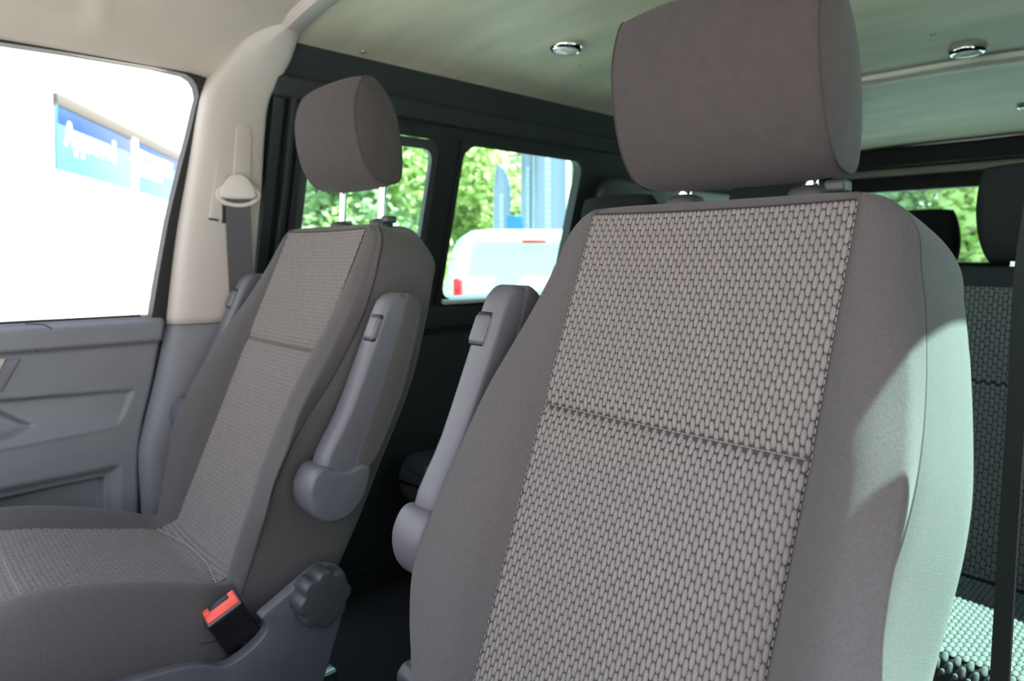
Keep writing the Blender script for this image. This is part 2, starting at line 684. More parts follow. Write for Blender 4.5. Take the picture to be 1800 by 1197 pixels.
def ceiling():
    rows = []
    nx = 40
    for y in [0.70 + 3.1 * k / 31 for k in range(32)]:
        d = 0.03 * sm(3.2, 3.8, y)
        rows.append([(-0.8 + 1.6 * i / nx, y, ceil_z(-0.8 + 1.6 * i / nx) - d) for i in range(nx + 1)])
    v, f = loft(rows, closed=False)
    n = len(v)
    v2 = [(p[0], p[1], p[2] + 0.05) for p in v]
    nf = [tuple(i + n for i in reversed(q)) for q in f]
    me = mk('ceiling', v + v2, f + nf, True)
    o = link('ceiling', me, M['ceil'])
    tag(o, 'smudged pale green-grey ceiling over the rear seats', 'ceiling', kind='structure')
    # cross rib
    rib = []
    for x in [-0.74 + 1.48 * k / 30 for k in range(31)]:
        z = ceil_z(x)
        rib.append([(x, 2.29, z + 0.004), (x, 2.30, z - 0.012), (x, 2.32, z - 0.020), (x, 2.37, z - 0.018), (x, 2.40, z + 0.004)])
    lobj('cross_rib', rib, M['rib'], o, True, sharp=30)
    # fixing screws
    sc = cached('screw', lambda: mk('screw', *tube_vf([(0, 0, 0.002), (0, 0, -0.003), (0, 0, -0.0045)], [0.007, 0.007, 0.003], 12)))
    for (u, vv) in ((1018, 113), (1690, 210), (1518, 228), (638, 113), (803, 152), (900, 178), (1005, 203), (1640, 60)):
        d = FW + RT * ((u - 900) / F_PX) - UPV * ((vv - CY) / F_PX)
        z = 1.53
        for _ in range(6):
            P = CAM + d * ((z - CAM.z) / d.z)
            z = ceil_z(max(-0.8, min(0.8, P.x)))
        s = link('screw', sc, M['steel'], o, (P.x, P.y, z))
    return o


CE = ceiling()


def headliner():
    prof = [(-0.812, 1.392), (-0.797, 1.378), (-0.778, 1.378), (-0.757, 1.396), (-0.725, 1.445), (-0.665, 1.500), (-0.6, 1.522), (-0.45, 1.542), (-0.25, 1.552), (0, 1.556)]
    half = cr(prof, 6)
    full = half + [Vector((-p.x, p.y)) for p in reversed(half[:-1])]
    rows = []
    for k in range(57):
        y = -0.42 + 1.115 * k / 56
        r = []
        for p in full:
            x, z = p.x, p.y
            # moulded grab recess with a soft lip
            if x < 0:
                c = 0.335 - 0.20 * max(0.0, (z - 1.43))
                t = sm(1.40, 1.43, z) * (1 - sm(1.53, 1.545, z))
                z += 0.012 * t * (1 - sm(c - 0.02, c + 0.004, y)) - 0.006 * t * math.exp(-((y - c - 0.006) / 0.008) ** 2)
            dz = 0.0
            r.append((x, y, z + dz))
        rows.append(r)
    v, f = loft(rows, closed=False)
    n = len(v)
    v2 = [(p[0], p[1], p[2] + 0.05) for p in v]
    me = mk('ceiling', v + v2, f + [tuple(i + n for i in reversed(q)) for q in f], True)
    o = link('ceiling', me, M['liner'])
    tag(o, 'beige moulded headliner over the front seats', 'headliner', kind='structure')
    return o


headliner()

# joint strip between headliner and rear ceiling
strip = []
for x in [-0.675 + 1.35 * k / 30 for k in range(31)]:
    z = ceil_z(x) + 0.004 - 0.002
    strip.append([(x, 0.688, z + 0.03), (x, 0.690, z - 0.006), (x, 0.700, z - 0.014), (x, 0.733, z - 0.014), (x, 0.742, z - 0.008), (x, 0.744, z + 0.03)])
o = lobj('trim_1', strip, M['cream'], None, True, sharp=35)
tag(o, 'pale cross strip joining the headliner to the rear ceiling', 'trim', kind='structure')


# B-pillar trims
def pillar(sx, n, rear_label):
    yf = [(0.80, 0.474), (0.93, 0.487), (1.03, 0.499), (1.20, 0.526), (1.32, 0.546), (1.362, 0.560), (1.41, 0.588), (1.454, 0.619), (1.485, 0.650), (1.512, 0.690)]
    yr = [(0.80, 0.650), (0.93, 0.664), (1.13, 0.682), (1.25, 0.688), (1.332, 0.697), (1.39, 0.720), (1.435, 0.738), (1.48, 0.742), (1.512, 0.742)]
    xc = [(0.80, -0.748), (1.10, -0.742), (1.30, -0.735), (1.362, -0.730), (1.435, -0.702), (1.48, -0.676), (1.512, -0.650)]
    rings = []
    for k in range(41):
        z = 0.822 + (1.510 - 0.822) * k / 40
        a, b, x = stab(yf, z) - 0.002, stab(yr, z), stab(xc, z)
        xo = -0.80 + 0.10 * sm(1.36, 1.51, z)
        pts = cr([(xo, a + 0.012), (xo + 0.012, a + 0.001), (x - 0.012, a + 0.010), (x, a + 0.035), (x + 0.004, (a + b) / 2), (x, b - 0.022), (x - 0.012, b - 0.004), (xo + 0.012, b)], 4)
        r = [(sx * -p.x if sx > 0 else p.x, p.y, z) for p in pts]
        r += [(sx * -(xo - 0.01) if sx > 0 else xo - 0.01, b, z), (sx * -(xo - 0.01) if sx > 0 else xo - 0.01, a + 0.012, z)]
        rings.append(r)
    o = lobj('trim_%d' % n, rings, M['cream'], None, True)
    tag(o, 'cream upper door pillar trim ' + rear_label, 'pillar trim', kind='structure')
    yf2 = [(0.02, 0.44), (0.30, 0.425), (0.45, 0.419), (0.553, 0.415), (0.617, 0.428), (0.70, 0.448), (0.82, 0.474)]
    rings = []
    for k in range(31):
        z = 0.02 + 0.80 * k / 30
        a = stab(yf2, z) + 0.002
        b = 0.652
        x = -0.744
        pts = cr([(-0.80, a + 0.012), (-0.785, a), (x - 0.012, a + 0.008), (x, a + 0.034), (x + 0.006, (a + b) / 2), (x, b - 0.022), (x - 0.012, b - 0.004), (-0.785, b)], 4)
        r = [((-sx) * p.x if sx > 0 else p.x, p.y, z) for p in pts]
        r += [(0.81 * sx, b, z), (0.81 * sx, a + 0.012, z)]
        rings.append(r)
    o2 = lobj('trim_%d' % (n + 1), rings, M['door'], None, True)
    tag(o2, 'grey lower door pillar trim ' + rear_label, 'pillar trim', kind='structure')
    return o


PT = pillar(-1, 2, 'behind the front door window')
pillar(1, 4, 'beside the sunlit front seat')
# slide track details on the far pillar trim
prism('adjuster_cover', [(0.602, 1.12), (0.642, 1.12), (0.648, 1.26), (0.640, 1.272), (0.618, 1.272), (0.611, 1.26)], -0.745, -0.7315, M['cream'], PT, 0.002)
prism('belt_slot', [(0.553, 1.055), (0.592, 1.05), (0.597, 1.20), (0.572, 1.20)], -0.752, -0.7365, M['cream'], PT, 0.002)
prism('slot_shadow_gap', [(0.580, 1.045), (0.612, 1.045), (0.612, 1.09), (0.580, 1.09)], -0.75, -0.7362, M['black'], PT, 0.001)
prism('slot_edge', [(0.552, 1.052), (0.572, 1.049), (0.572, 1.053), (0.552, 1.056)], -0.75, -0.7358, M['black'], PT, 0.0005)


# =================================================================== FRONT DOOR (far side)
def far_door():
    root = empty('door_1', (-0.78, 0.1, 0.05), 'grey front passenger door with window and moulded pockets', 'door', kind='structure')
    ox, oy, oz = -0.78, 0.1, 0.05

    def edge(z):
        return stab([(0.02, 0.435), (0.30, 0.424), (0.45, 0.420), (0.553, 0.421), (0.617, 0.430), (0.70, 0.449), (0.82, 0.470)], z)

    def seg(py, pz, a, b):
        t = max(0, min(1, ((py - a[0]) * (b[0] - a[0]) + (pz - a[1]) * (b[1] - a[1])) / ((b[0] - a[0]) ** 2 + (b[1] - a[1]) ** 2)))
        return math.hypot(py - a[0] - t * (b[0] - a[0]), pz - a[1] - t * (b[1] - a[1]))

    def inside(py, pz, poly):
        d = 1e9
        ins = True
        for i in range(len(poly)):
            a, b = poly[i], poly[(i + 1) % len(poly)]
            L = math.hypot(b[0] - a[0], b[1] - a[1])
            # inward distance for counter-clockwise polygon
            q = ((b[0] - a[0]) * (pz - a[1]) - (b[1] - a[1]) * (py - a[0])) / L
            d = min(d, q)
        return d

    scoop = [(-0.30, 0.575), (0.383, 0.612), (0.412, 0.690), (-0.30, 0.722)]
    hole = [(-0.15, 0.585), (0.205, 0.622), (0.238, 0.640), (0.168, 0.688), (-0.15, 0.70)]
    bev = [(-0.30, 0.16), (0.385, 0.16), (0.385, 0.537), (-0.30, 0.530)]
    pock = [(-0.30, 0.19), (0.357, 0.19), (0.357, 0.513), (-0.30, 0.500)]

    def X(y, z):
        x = -0.775
        # gentle crown, belt step
        x += 0.012 * sm(0.792, 0.784, z) * 0 + 0.014 * sm(0.782, 0.792, z)
        x -= 0.018 * sm(0.826, 0.842, z)
        d = inside(y, z, scoop)
        # scoop: deep under the upper crease, rising to the lower ledge
        if d > 0:
            up = sm(0.60, 0.70, z)
            x -= sm(0, 0.008, d) * (0.004 + 0.018 * up * (1 - 0.85 * sm(0.18, 0.40, y)))
            x += 0.006 * sm(0.0, 0.006, d) * (1 - sm(0.60, 0.65, z))
        d = inside(y, z, hole)
        x -= 0.024 * sm(0, 0.012, d)
        d = inside(y, z, bev)
        x -= 0.012 * sm(0, 0.02, d)
        d = inside(y, z, pock)
        x -= 0.028 * sm(0, 0.007, d)
        # rounded rear edge
        x -= 0.012 * sm(edge(z) - 0.010, edge(z), y) ** 2
        return x

    NY, NZ = 210, 190
    rows = []
    for j in range(NZ + 1):
        z = 0.06 + (0.842 - 0.06) * j / NZ
        ye = edge(z)
        rows.append([(X(-0.30 + (ye + 0.30) * i / NY, z) - ox, -0.30 + (ye + 0.30) * i / NY - oy, z - oz) for i in range(NY + 1)])
    # closing back face row bands
    v, f = loft(rows, closed=False)
    me = mk('door_card', v, f, True)
    recalc(me)
    link('door_card', me, M['door'], root)
    bbox('door_shell', (-0.065, -0.02, 0.39), (0.05, 0.86, 0.80), M['black'], root, 0.01)
    # belt rail cap line and pull-trim seam
    tube('card_seam', [(0.0165, y - oy, z - oz) for y, z in ((0.235, 0.786), (0.25, 0.80), (0.262, 0.818), (0.262, 0.83), (0.25, 0.838), (0.22, 0.842))], 0.0012, M['black'], root, 6)
    bbox('window_wiper_strip', (-0.022, -0.06, 0.790), (0.012, 0.78, 0.010), M['rubber'], root, 0.003)
    # inner handle trim end
    prism('handle_trim', [(y - oy, z - oz) for y, z in ((0.02, 0.70), (0.185, 0.715), (0.215, 0.775), (0.02, 0.775))], -0.01, 0.009, M['door'], root, 0.004)
    prism('door_lever', [(y - oy, z - oz) for y, z in ((0.04, 0.735), (0.178, 0.745), (0.192, 0.778), (0.04, 0.78))], 0.0, 0.013, M['cream'], root, 0.004)
    # glass and seal
    y0, z0, z1 = -0.33, 0.838, 1.378

    def redge(z):
        return stab([(0.83, 0.458), (1.05, 0.494), (1.25, 0.541), (1.32, 0.556)], z)
    out = [(y0, z0 - 0.01), (redge(0.838), z0 - 0.01)] + [(redge(z), z) for z in (0.95, 1.05, 1.15, 1.25, 1.30)] + \
          [(0.5575, 1.335), (0.553, 1.360), (0.541, 1.374), (0.52, 1.380), (0.45, 1.382), (0.30, 1.380), (0.10, 1.374), (-0.10, 1.364), (y0, 1.35)]
    inn = [(y0, z0 - 0.01), (redge(0.838) - 0.016, z0 - 0.01)] + [(redge(z) - 0.014, z) for z in (0.95, 1.05, 1.15, 1.25, 1.30)] + \
          [(0.545, 1.33), (0.541, 1.352), (0.532, 1.366), (0.517, 1.374), (0.45, 1.378), (0.30, 1.376), (0.10, 1.370), (-0.10, 1.360), (y0, 1.346)]
    oo = [(a - oy, b - oz) for a, b in out]
    ii = [(a - oy, b - oz) for a, b in inn]
    # open strip (right and top only)
    rings = []
    for k, (p, q) in enumerate(list(zip(oo, ii))[1:]):
        t = 0.018 * (1 - sm(8, 11, k))
        tz = 0.014 * sm(4, 6, k)
        p = (p[0] + t, p[1] + tz)
        rings.append([(-0.03, *p), (-0.006, *p), (0.004, p[0] - t, p[1] - tz), (0.004, *q), (-0.03, *q)])
    lobj('window_seal', rings, M['rubber'], root, True, sharp=40)
    v = [(-0.018, p[0], p[1]) for p in oo]
    me = mk('pane', v, [tuple(range(len(v)))], False)
    link('pane', me, M['glass'], root)
    # upper window frame over the seal up to headliner
    rings = []
    for (y, z) in oo[1:]:
        rings.append([(-0.04, y, z), (-0.004, y, z)])
    return root


far_door()

# dark gap between door and pillar: body frame behind
fb = bbox('wall_front', (0, -0.62, 0.40), (1.7, 0.16, 0.80), M['plastic_d'], None, 0.05, 4)  # out-of-view dashboard block, added to keep light off the lower seats
tag(fb, 'unseen dark dashboard and bulkhead block ahead of the seats, added to cut low light', 'dashboard', kind='structure')
bf = bbox('trim_6', (-0.81, 0.45, 0.41), (0.03, 0.10, 0.79), M['black'], None, 0.004)
tag(bf, 'black door seal gap between the door and the lower pillar', 'seal', kind='structure')
# near side roof rail and door sill (outside the frame, they shade the near seat)
rr = bbox('trim_7', (0.80, 0.14, 1.415), (0.07, 1.12, 0.075), M['cream'], None, 0.02)
tag(rr, 'roof side rail above the open front door', 'rail', kind='structure')
ss = bbox('trim_8', (0.80, 0.10, 0.05), (0.10, 1.0, 0.10), M['plastic_d'], None, 0.02)
tag(ss, 'door sill beside the sunlit front seat', 'sill', kind='structure')


# =================================================================== FRONT SEATS
RHO = math.radians(23)
E_ = Vector((0, math.sin(RHO), math.cos(RHO)))
N_ = Vector((0, -math.cos(RHO), math.sin(RHO)))
P0 = Vector((0, 0, 1.02))
STOP = 0.015
SEAM_S = -0.236
T_WS = [(0.02, 0.202), (-0.046, 0.204), (-0.091, 0.212), (-0.159, 0.221), (-0.223, 0.226), (-0.275, 0.224), (-0.325, 0.218), (-0.38, 0.211), (-0.45, 0.206), (-0.52, 0.202), (-0.60, 0.198), (-0.70, 0.19)]
T_B = [(0.02, 0.000), (-0.05, 0.003), (-0.10, 0.008), (-0.16, 0.016), (-0.24, 0.034), (-0.34, 0.047), (-0.44, 0.050), (-0.50, 0.042), (-0.56, 0.034), (-0.62, 0.024), (-0.70, 0.01)]
T_BS = [(0.02, -0.014), (-0.046, -0.018), (-0.10, -0.020), (-0.159, -0.017), (-0.223, -0.007), (-0.275, 0.0), (-0.325, 0.010), (-0.38, 0.018), (-0.45, 0.020), (-0.52, 0.016), (-0.60, 0.008), (-0.70, 0.0)]
T_OX = [(0.02, 0.197), (-0.046, 0.199), (-0.10, 0.208), (-0.16, 0.218), (-0.24, 0.228), (-0.34, 0.230), (-0.40, 0.236), (-0.45, 0.236), (-0.50, 0.228), (-0.55, 0.212), (-0.60, 0.202), (-0.70, 0.19)]
T_OD = [(0.02, -0.007), (-0.046, -0.009), (-0.10, -0.006), (-0.16, 0.004), (-0.24, 0.020), (-0.34, 0.036), (-0.40, 0.038), (-0.45, 0.040), (-0.50, 0.030), (-0.55, 0.018), (-0.60, 0.010), (-0.66, 0.004)]
T_T = [(0.02, 0.140), (-0.10, 0.150), (-0.24, 0.158), (-0.40, 0.160), (-0.50, 0.158), (-0.70, 0.14)]
T_WP = [(0.02, 0.1535), (-0.05, 0.153), (-0.236, 0.150), (-0.40, 0.145), (-0.56, 0.141), (-0.66, 0.138)]


def wp(s):
    return stab(T_WP, s)


def rnd_in(k, R):
    """inset at distance k below the top for corner radius R"""
    if k >= R:
        return 0.0
    return R - math.sqrt(max(0.0, R * R - (R - k) ** 2))


def b_dims(s):
    k = STOP - s
    ws = stab(T_WS, s) - rnd_in(k, 0.058)
    fr = rnd_in(k, 0.016)
    t = stab(T_T, s) - rnd_in(k, 0.05)
    return ws, fr, t


def seam_dip(s):
    return -0.0045 * math.exp(-((s - SEAM_S) / 0.009) ** 2)


def panel_d(x, s):
    ws, fr, t = b_dims(s)
    w_ = min(wp(s), ws - 0.012)
    return -0.005 * (1 - (min(1, abs(x) / w_)) ** 2) + seam_dip(s) - fr


def bpos(x, s, d):
    g = sm(-0.20, 0.0, s)
    s2 = s + 0.42 * (1 - 0.78 * sm(0.10, 0.20, abs(x))) * max(0.0, -d - 0.005) * g
    return P0 + Vector((x, 0, 0)) + E_ * s2 + N_ * d


def back_surface(x, s):
    return bpos(x, s, panel_d(x, s))


def back_profile(s):
    ws, fr, t = b_dims(s)
    w_ = min(wp(s), ws - 0.012)
    b, bs = stab(T_B, s) - fr, stab(T_BS, s) - fr * 0.6
    sd = seam_dip(s)
    head = [(w_ * q, panel_d(w_ * q, s)) for q in (0, 0.25, 0.5, 0.75, 0.92)]
    ins = stab(T_WS, s) - ws
    ox, od = stab(T_OX, s) - ins, stab(T_OD, s) - fr * 0.8
    pts = [(w_, -fr + sd * 0.6 - 0.0015), (w_ + (ox - w_) * 0.25, b * 0.6 - fr * 0.4 + 0.002), (w_ + (ox - w_) * 0.6, b), (ox - (ox - w_) * 0.10, b * 0.5 + od * 0.5), (ox, od), (ws + 0.001, bs + 0.004), (ws, bs),
           (ws + 0.004, bs - 0.020), (ws + 0.008, -0.07 - fr * 0.2), (ws + 0.010, -t * 0.80), (ws + 0.005, -t * 0.95), (ws - 0.012, -t - 0.001), (ws - 0.05, -t - 0.004), (ws * 0.4, -t - 0.007), (0, -t - 0.008)]
    curve = cr([head[-1]] + pts, 5)[1:]
    return [Vector(p) for p in head] + curve, ws, bs


def build_backrest_mesh():
    ss = [STOP - 0.058 * (1 - math.cos(math.radians(a))) for a in range(0, 91, 6)]
    s = ss[-1]
    while s > -0.70:
        s -= 0.0035 if abs(s - SEAM_S) < 0.028 else 0.011
        ss.append(s)
    rings = []
    for s in ss:
        half, ws, bs = back_profile(s)
        full = half + [Vector((-p.x, p.y)) for p in reversed(half[1:-1])]
        rings.append([bpos(p.x, s, p.y) for p in full])
    v, f = loft(rings)
    me = mk('backrest', v, f, True)
    recalc(me)
    me.materials.append(M['cloth'])
    return me


def seam_path(side, fn, a, b, n=60):
    return [fn(side, a + (b - a) * k / n) for k in range(n + 1)]


def front_seam(side, s):
    half, ws, bs = back_profile(s)
    return bpos(side * (ws + 0.0005), s, bs + 0.0005)


def stitches(path, m_name, ln=0.0045, gap=0.0025, r=0.0005):
    parts = []
    acc = 0.0
    i = 0
    pts = [Vector(p) for p in path]
    L = [0]
    for a, b in zip(pts, pts[1:]):
        L.append(L[-1] + (b - a).length)

    def at(q):
        for k in range(len(L) - 1):
            if L[k + 1] >= q:
                t = (q - L[k]) / max(1e-9, L[k + 1] - L[k])
                return pts[k].lerp(pts[k + 1], t)
        return pts[-1]
    q = 0
    while q + ln < L[-1]:
        parts.append(tube_vf([at(q), at(q + ln)], r, 5))
        q += ln + gap
    return merge(parts)


# headrest
HP = [(-0.036, 0.094), (-0.050, 0.049), (-0.048, -0.003), (-0.034, -0.055), (-0.010, -0.088), (0.020, -0.099), (0.040, -0.096), (0.050, -0.078),
      (0.050, -0.028), (0.037, 0.038), (0.016, 0.075), (-0.008, 0.099), (-0.022, 0.102)]
HC = (0.052, 1.212)
HX = -0.004


def head_prof(k_z, k_f):
    out = []
    for p in cr(HP, 5, True):
        y = p.x * (1.04 * k_f if p.x < 0 else 1.04)
        out.append((y, p.y * k_z))
    return out


def build_headrest_mesh(hw=0.122, dome=0.014):
    rings = []
    n = 26
    base = head_prof(1, 1)
    for j in range(10, 0, -1):
        q = math.sin(math.radians(90 * j / 11))
        rho = math.sqrt(max(0, 1 - q * q)) ** 1.0
        # left dome
        rings.append([(HX - hw - dome * (1 - rho ** 2) ** 0.8, HC[0] + p[0] * rho, HC[1] + p[1] * rho) for p in base])
    for i in range(n + 1):
        x = -hw + 2 * hw * i / n
        k = 1 - (x / hw) ** 2
        # corners drop near the seam
        dz = 1.0 + 0.06 * (1 - abs(x / hw) ** 3.2)
        rings.append([(x + HX, HC[0] + p[0], HC[1] + p[1]) for p in head_prof(dz, 1 + 0.24 * k)])
    for j in range(1, 11):
        q = math.sin(math.radians(90 * j / 11))
        rho = math.sqrt(max(0, 1 - q * q))
        rings.append([(HX + hw + dome * (1 - rho ** 2) ** 0.8, HC[0] + p[0] * rho, HC[1] + p[1] * rho) for p in base])
    v, f = loft(rings)
    me = mk('headrest', v, f, True)
    recalc(me)
    me.materials.append(M['headcloth'])
    return me


# cushion
T_CZ = [(-0.66, 0.450), (-0.63, 0.480), (-0.59, 0.503), (-0.55, 0.513), (-0.51, 0.514), (-0.46, 0.504), (-0.40, 0.487), (-0.30, 0.459), (-0.268, 0.452), (-0.23, 0.464), (-0.19, 0.482), (-0.16, 0.488)]
T_CB = [(-0.66, 0.004), (-0.60, 0.016), (-0.50, 0.026), (-0.40, 0.028), (-0.30, 0.020), (-0.24, 0.010), (-0.16, 0.0)]


def cw(y):
    return 0.150 - 0.012 * sm(-0.3, -0.16, y)


def curve_seam_y(x):
    return -0.270 + 0.020 * (1 - (x / 0.15) ** 2)


def cush_panel(x, y):
    z = stab(T_CZ, y) - 0.006 * (1 - min(1, abs(x) / 0.15) ** 2)
    z -= 0.0028 * math.exp(-((y - curve_seam_y(x)) / 0.008) ** 2)
    return Vector((x, y, z))


def build_cushion_mesh():
    rings = []
    y = -0.66
    ys = []
    while y < -0.155:
        ys.append(y)
        y += 0.004 if -0.30 < y < -0.22 else 0.010
    for y in ys:
        k = max(0.0, (-0.60 - y) / 0.06)
        ins = 0.05 * k * k
        zt = stab(T_CZ, y)
        b = stab(T_CB, y)
        w_ = cw(y)
        ws = 0.238 - ins - 0.055 * sm(-0.33, -0.20, y)
        half = [tuple(cush_panel(w_ * q, y)[i] for i in (0, 2)) for q in (0, 0.25, 0.5, 0.75, 0.93)]
        pts = [half[-1], (w_, zt - 0.002), (w_ + 0.018, zt + b * 0.6), ((w_ + ws) / 2 + 0.004, zt + b), (ws - 0.014, zt + b * 0.6 - 0.002), (ws, zt - 0.02),
               (ws + 0.006, zt - 0.05), (ws + 0.004, zt - 0.09), (ws - 0.006, zt - 0.13), (ws - 0.04, zt - 0.165 + ins), (0, zt - 0.17 + ins)]
        c = [Vector(p) for p in half] + cr(pts, 4)[1:]
        full = c + [Vector((-p.x, p.y)) for p in reversed(c[1:-1])]
        rings.append([(p.x, y, p.y) for p in full])
    v, f = loft(rings)
    me = mk('seat_cushion', v, f, True)
    recalc(me)
    me.materials.append(M['cloth'])
    return me


def smooth_outline(pts, per=5):
    return [(p.x, p.y) for p in cr(pts, per, True)]


def make_armrest(root, side, xc, lift=0.0, dy=0.0):
    """folded-up armrest; xc = centre |x|"""
    body = smooth_outline([(-0.135, 0.600), (-0.160, 0.645), (-0.118, 0.722), (-0.068, 0.835), (-0.049, 0.880), (-0.038, 0.898), (-0.022, 0.908), (-0.006, 0.906), (0.012, 0.895),
                           (0.020, 0.872), (0.006, 0.815), (-0.016, 0.745), (-0.056, 0.664), (-0.088, 0.610)], 4)
    x0, x1 = side * (xc - 0.022), side * (xc + 0.022)
    arm = prism('armrest', body, x0, x1, M['plastic'], root, 0.011, 4)
    pad = smooth_outline([(-0.104, 0.640), (-0.062, 0.745), (-0.024, 0.845), (-0.010, 0.885), (-0.003, 0.906), (0.008, 0.904), (0.022, 0.892), (0.027, 0.872), (0.012, 0.815), (-0.010, 0.745), (-0.050, 0.664), (-0.076, 0.630)], 4)
    prism('armrest_pad', pad, side * (xc - 0.024), side * (xc + 0.024), M['cloth'], arm, 0.009, 4)
    drum = smooth_outline([(-0.095, 0.637), (-0.115, 0.632), (-0.138, 0.636), (-0.158, 0.646), (-0.174, 0.640), (-0.186, 0.616), (-0.183, 0.588), (-0.168, 0.566), (-0.143, 0.556), (-0.115, 0.560), (-0.092, 0.580), (-0.080, 0.606), (-0.078, 0.630)], 4)
    prism('pivot_cover', drum, side * (xc - 0.030), side * (xc + 0.028), M['plastic'], arm, 0.007, 4)
    # release button on the front edge, in a dark recess
    d = Vector((0, 0.051, 0.115)).normalized()
    c = Vector((side * (xc - 0.003), -0.060, 0.849))
    ang = math.atan2(0.051, 0.115)
    bbox('button_recess', c + Vector((side * 0.0085, 0.0075, 0)), (0.0285, 0.022, 0.047), M['black'], arm, 0.003, rot=(-ang, 0, 0))
    bt = bbox('release_button', c + Vector((side * 0.0088, 0.0052, 0)), (0.0290, 0.0235, 0.0395), M['plastic'], arm, 0.005, 3, rot=(-ang, 0, 0))
    parts = []
    for k in range(5):
        parts.append(box_vf((-0.010 + k * 0.005, -0.0112, 0), (0.0016, 0.0012, 0.030)))
    v, f = merge(parts)
    obj('grip_rib', v, f, M['plastic'], bt, False)
    tag(arm.children[0], None, None)
    # stitching along the rear of the pad
    path = cr([(0.024, 0.868), (0.009, 0.815), (-0.013, 0.745), (-0.053, 0.664), (-0.076, 0.633)], 6)
    v, f = stitches([(side * (xc + 0.0235), p.x - 0.006, p.y) for p in path], 'thread', 0.004, 0.003, 0.0006)
    st = obj('stitching', v, f, M['thread'], arm)
    st['kind'] = 'stuff'
    arm.location = (0, dy, lift)
    return arm


def make_seat(loc, label, arms, inboard, head_dz):
    root = empty('front_seat', loc, label, 'seat', 'cloth front seats of the van')
    # pedestal and rails
    bbox('seat_box', (0, -0.40, 0.135), (0.40, 0.46, 0.27), M['black'], root, 0.02)
    for s in (-1, 1):
        bbox('seat_rail', (s * 0.190, -0.362, 0.251), (0.035, 0.546, 0.03), M['steel'], root, 0.005)
    # cushion
    cu = link('seat_cushion', cached('cushion', build_cushion_mesh), None, root)
    wv = link('woven_panel', cached('cweave', lambda: weave(lambda x, s: cush_panel(x, s), 59, -0.60, -0.190, lambda s: cw(s))), None, cu)
    wv['kind'] = 'stuff'
    for s in (-1, 1):
        tube('seam', [(s * 0.2425, y, stab(T_CZ, y) - 0.048) for y in [-0.60 + 0.42 * k / 20 for k in range(21)]], 0.0014, M['dthread'], cu, 5)
    tube('seam', [cush_panel(x, -0.520) + Vector((0, 0, 0.0012)) for x in [-0.15 + 0.3 * k / 14 for k in range(15)]], 0.0013, M['thread'], cu, 5)
    v, f = stitches([cush_panel(x, curve_seam_y(x)) + Vector((0, 0, 0.0025)) for x in [-0.15 + 0.3 * k / 20 for k in range(21)]], '', 0.0045, 0.002, 0.0011)
    cs = obj('stitching', v, f, M['thread'], cu)
    cs['kind'] = 'stuff'
    # backrest
    bk = link('backrest', cached('back', build_backrest_mesh), None, root)

    def bw():
        def wtop(s):
            return wp(s) - 0.001
        return weave(back_surface, 59, -0.645, 0.001, wtop, breaks=(SEAM_S,), seed=4)
    wv = link('woven_panel', cached('bweave', bw), None, bk)
    wv['kind'] = 'stuff'

    def st():
        vs = [stitches([back_surface(-wp(SEAM_S) + 2 * wp(SEAM_S) * k / 30, SEAM_S) + N_ * 0.0012 for k in range(31)], '', 0.0045, 0.0006, 0.00045)]
        for sd in (-1, 1):
            vs.append(stitches([back_surface(sd * (wp(s) + 0.0002), s) + N_ * 0.0012 for s in [0.0 - 0.58 * k / 60 for k in range(61)]], '', 0.0045, 0.0025, 0.00045))
        return mk('stitching', *merge(vs))
    so = link('stitching', cached('bst', st), M['thread'], bk)
    so['kind'] = 'stuff'
    for sd in (-1, 1):
        p = [front_seam(sd, STOP - 0.058 * (1 - math.cos(math.radians(a)))) for a in range(12, 91, 6)]
        p += [front_seam(sd, s) for s in [STOP - 0.058 - 0.56 * k / 60 for k in range(1, 61)]]
        tube('seam', p, 0.0009, M['dthread'], bk, 5)
    tube('seam', [back_surface(x, 0.0025) + N_ * 0.0008 for x in [-0.152 + 0.304 * k / 24 for k in range(25)]], 0.0009, M['dthread'], bk, 5)
    # headrest with posts and guides
    hr = link('headrest', cached('head', build_headrest_mesh), None, root, (0, 0, head_dz))
    for sd in (-1, 1):
        pth = [(HX + sd * 0.1223, HC[0] + p[0] * 1.004, HC[1] + p[1] * 1.004) for p in head_prof(1, 1)]
        tube('seam', pth + [pth[0]], 0.0009, M['dthread'], hr, 5)
        tube('headrest_post', [(sd * 0.077, 0.083, 0.98), (sd * 0.077, 0.083, 1.05), (sd * 0.077, 0.088, 1.14 + head_dz), (sd * 0.077, 0.088, 1.17 + head_dz)], 0.0083, M['chrome'], root, 14)
        g = [Vector((sd * 0.077, 0.083, 1.025 + dz)) for dz in (0, 0.013, 0.018, 0.021)]
        gd = tube('post_guide', g, [0.0235, 0.0235, 0.020, 0.011], M['plastic_d'], root, 24)
        gd.scale = (1.0, 1.0, 1.0)
        if sd == 1:
            bbox('guide_release', (0.077 + 0.028, 0.083, 1.043), (0.022, 0.024, 0.014), M['plastic_d'], gd, 0.004)
    for (side, xc, lift, dy) in arms:
        make_armrest(root, side, xc, lift, dy)
    # inboard side cover, recline knob, buckle
    sx = inboard
    out = [(-0.64, 0.40), (-0.55, 0.418), (-0.438, 0.416), (-0.369, 0.408), (-0.330, 0.398), (-0.308, 0.386), (-0.288, 0.384), (-0.258, 0.395), (-0.240, 0.410), (-0.241, 0.424), (-0.247, 0.435),
           (-0.225, 0.446), (-0.190, 0.463), (-0.160, 0.477), (-0.135, 0.478), (-0.113, 0.464), (-0.102, 0.435), (-0.112, 0.390), (-0.148, 0.29), (-0.185, 0.20), (-0.22, 0.14), (-0.55, 0.14), (-0.64, 0.22)]
    prism('side_cover', smooth_outline(out, 4), sx * 0.243, sx * 0.264, M['plastic'], root, 0.007, 3)
    # knob
    kn = []
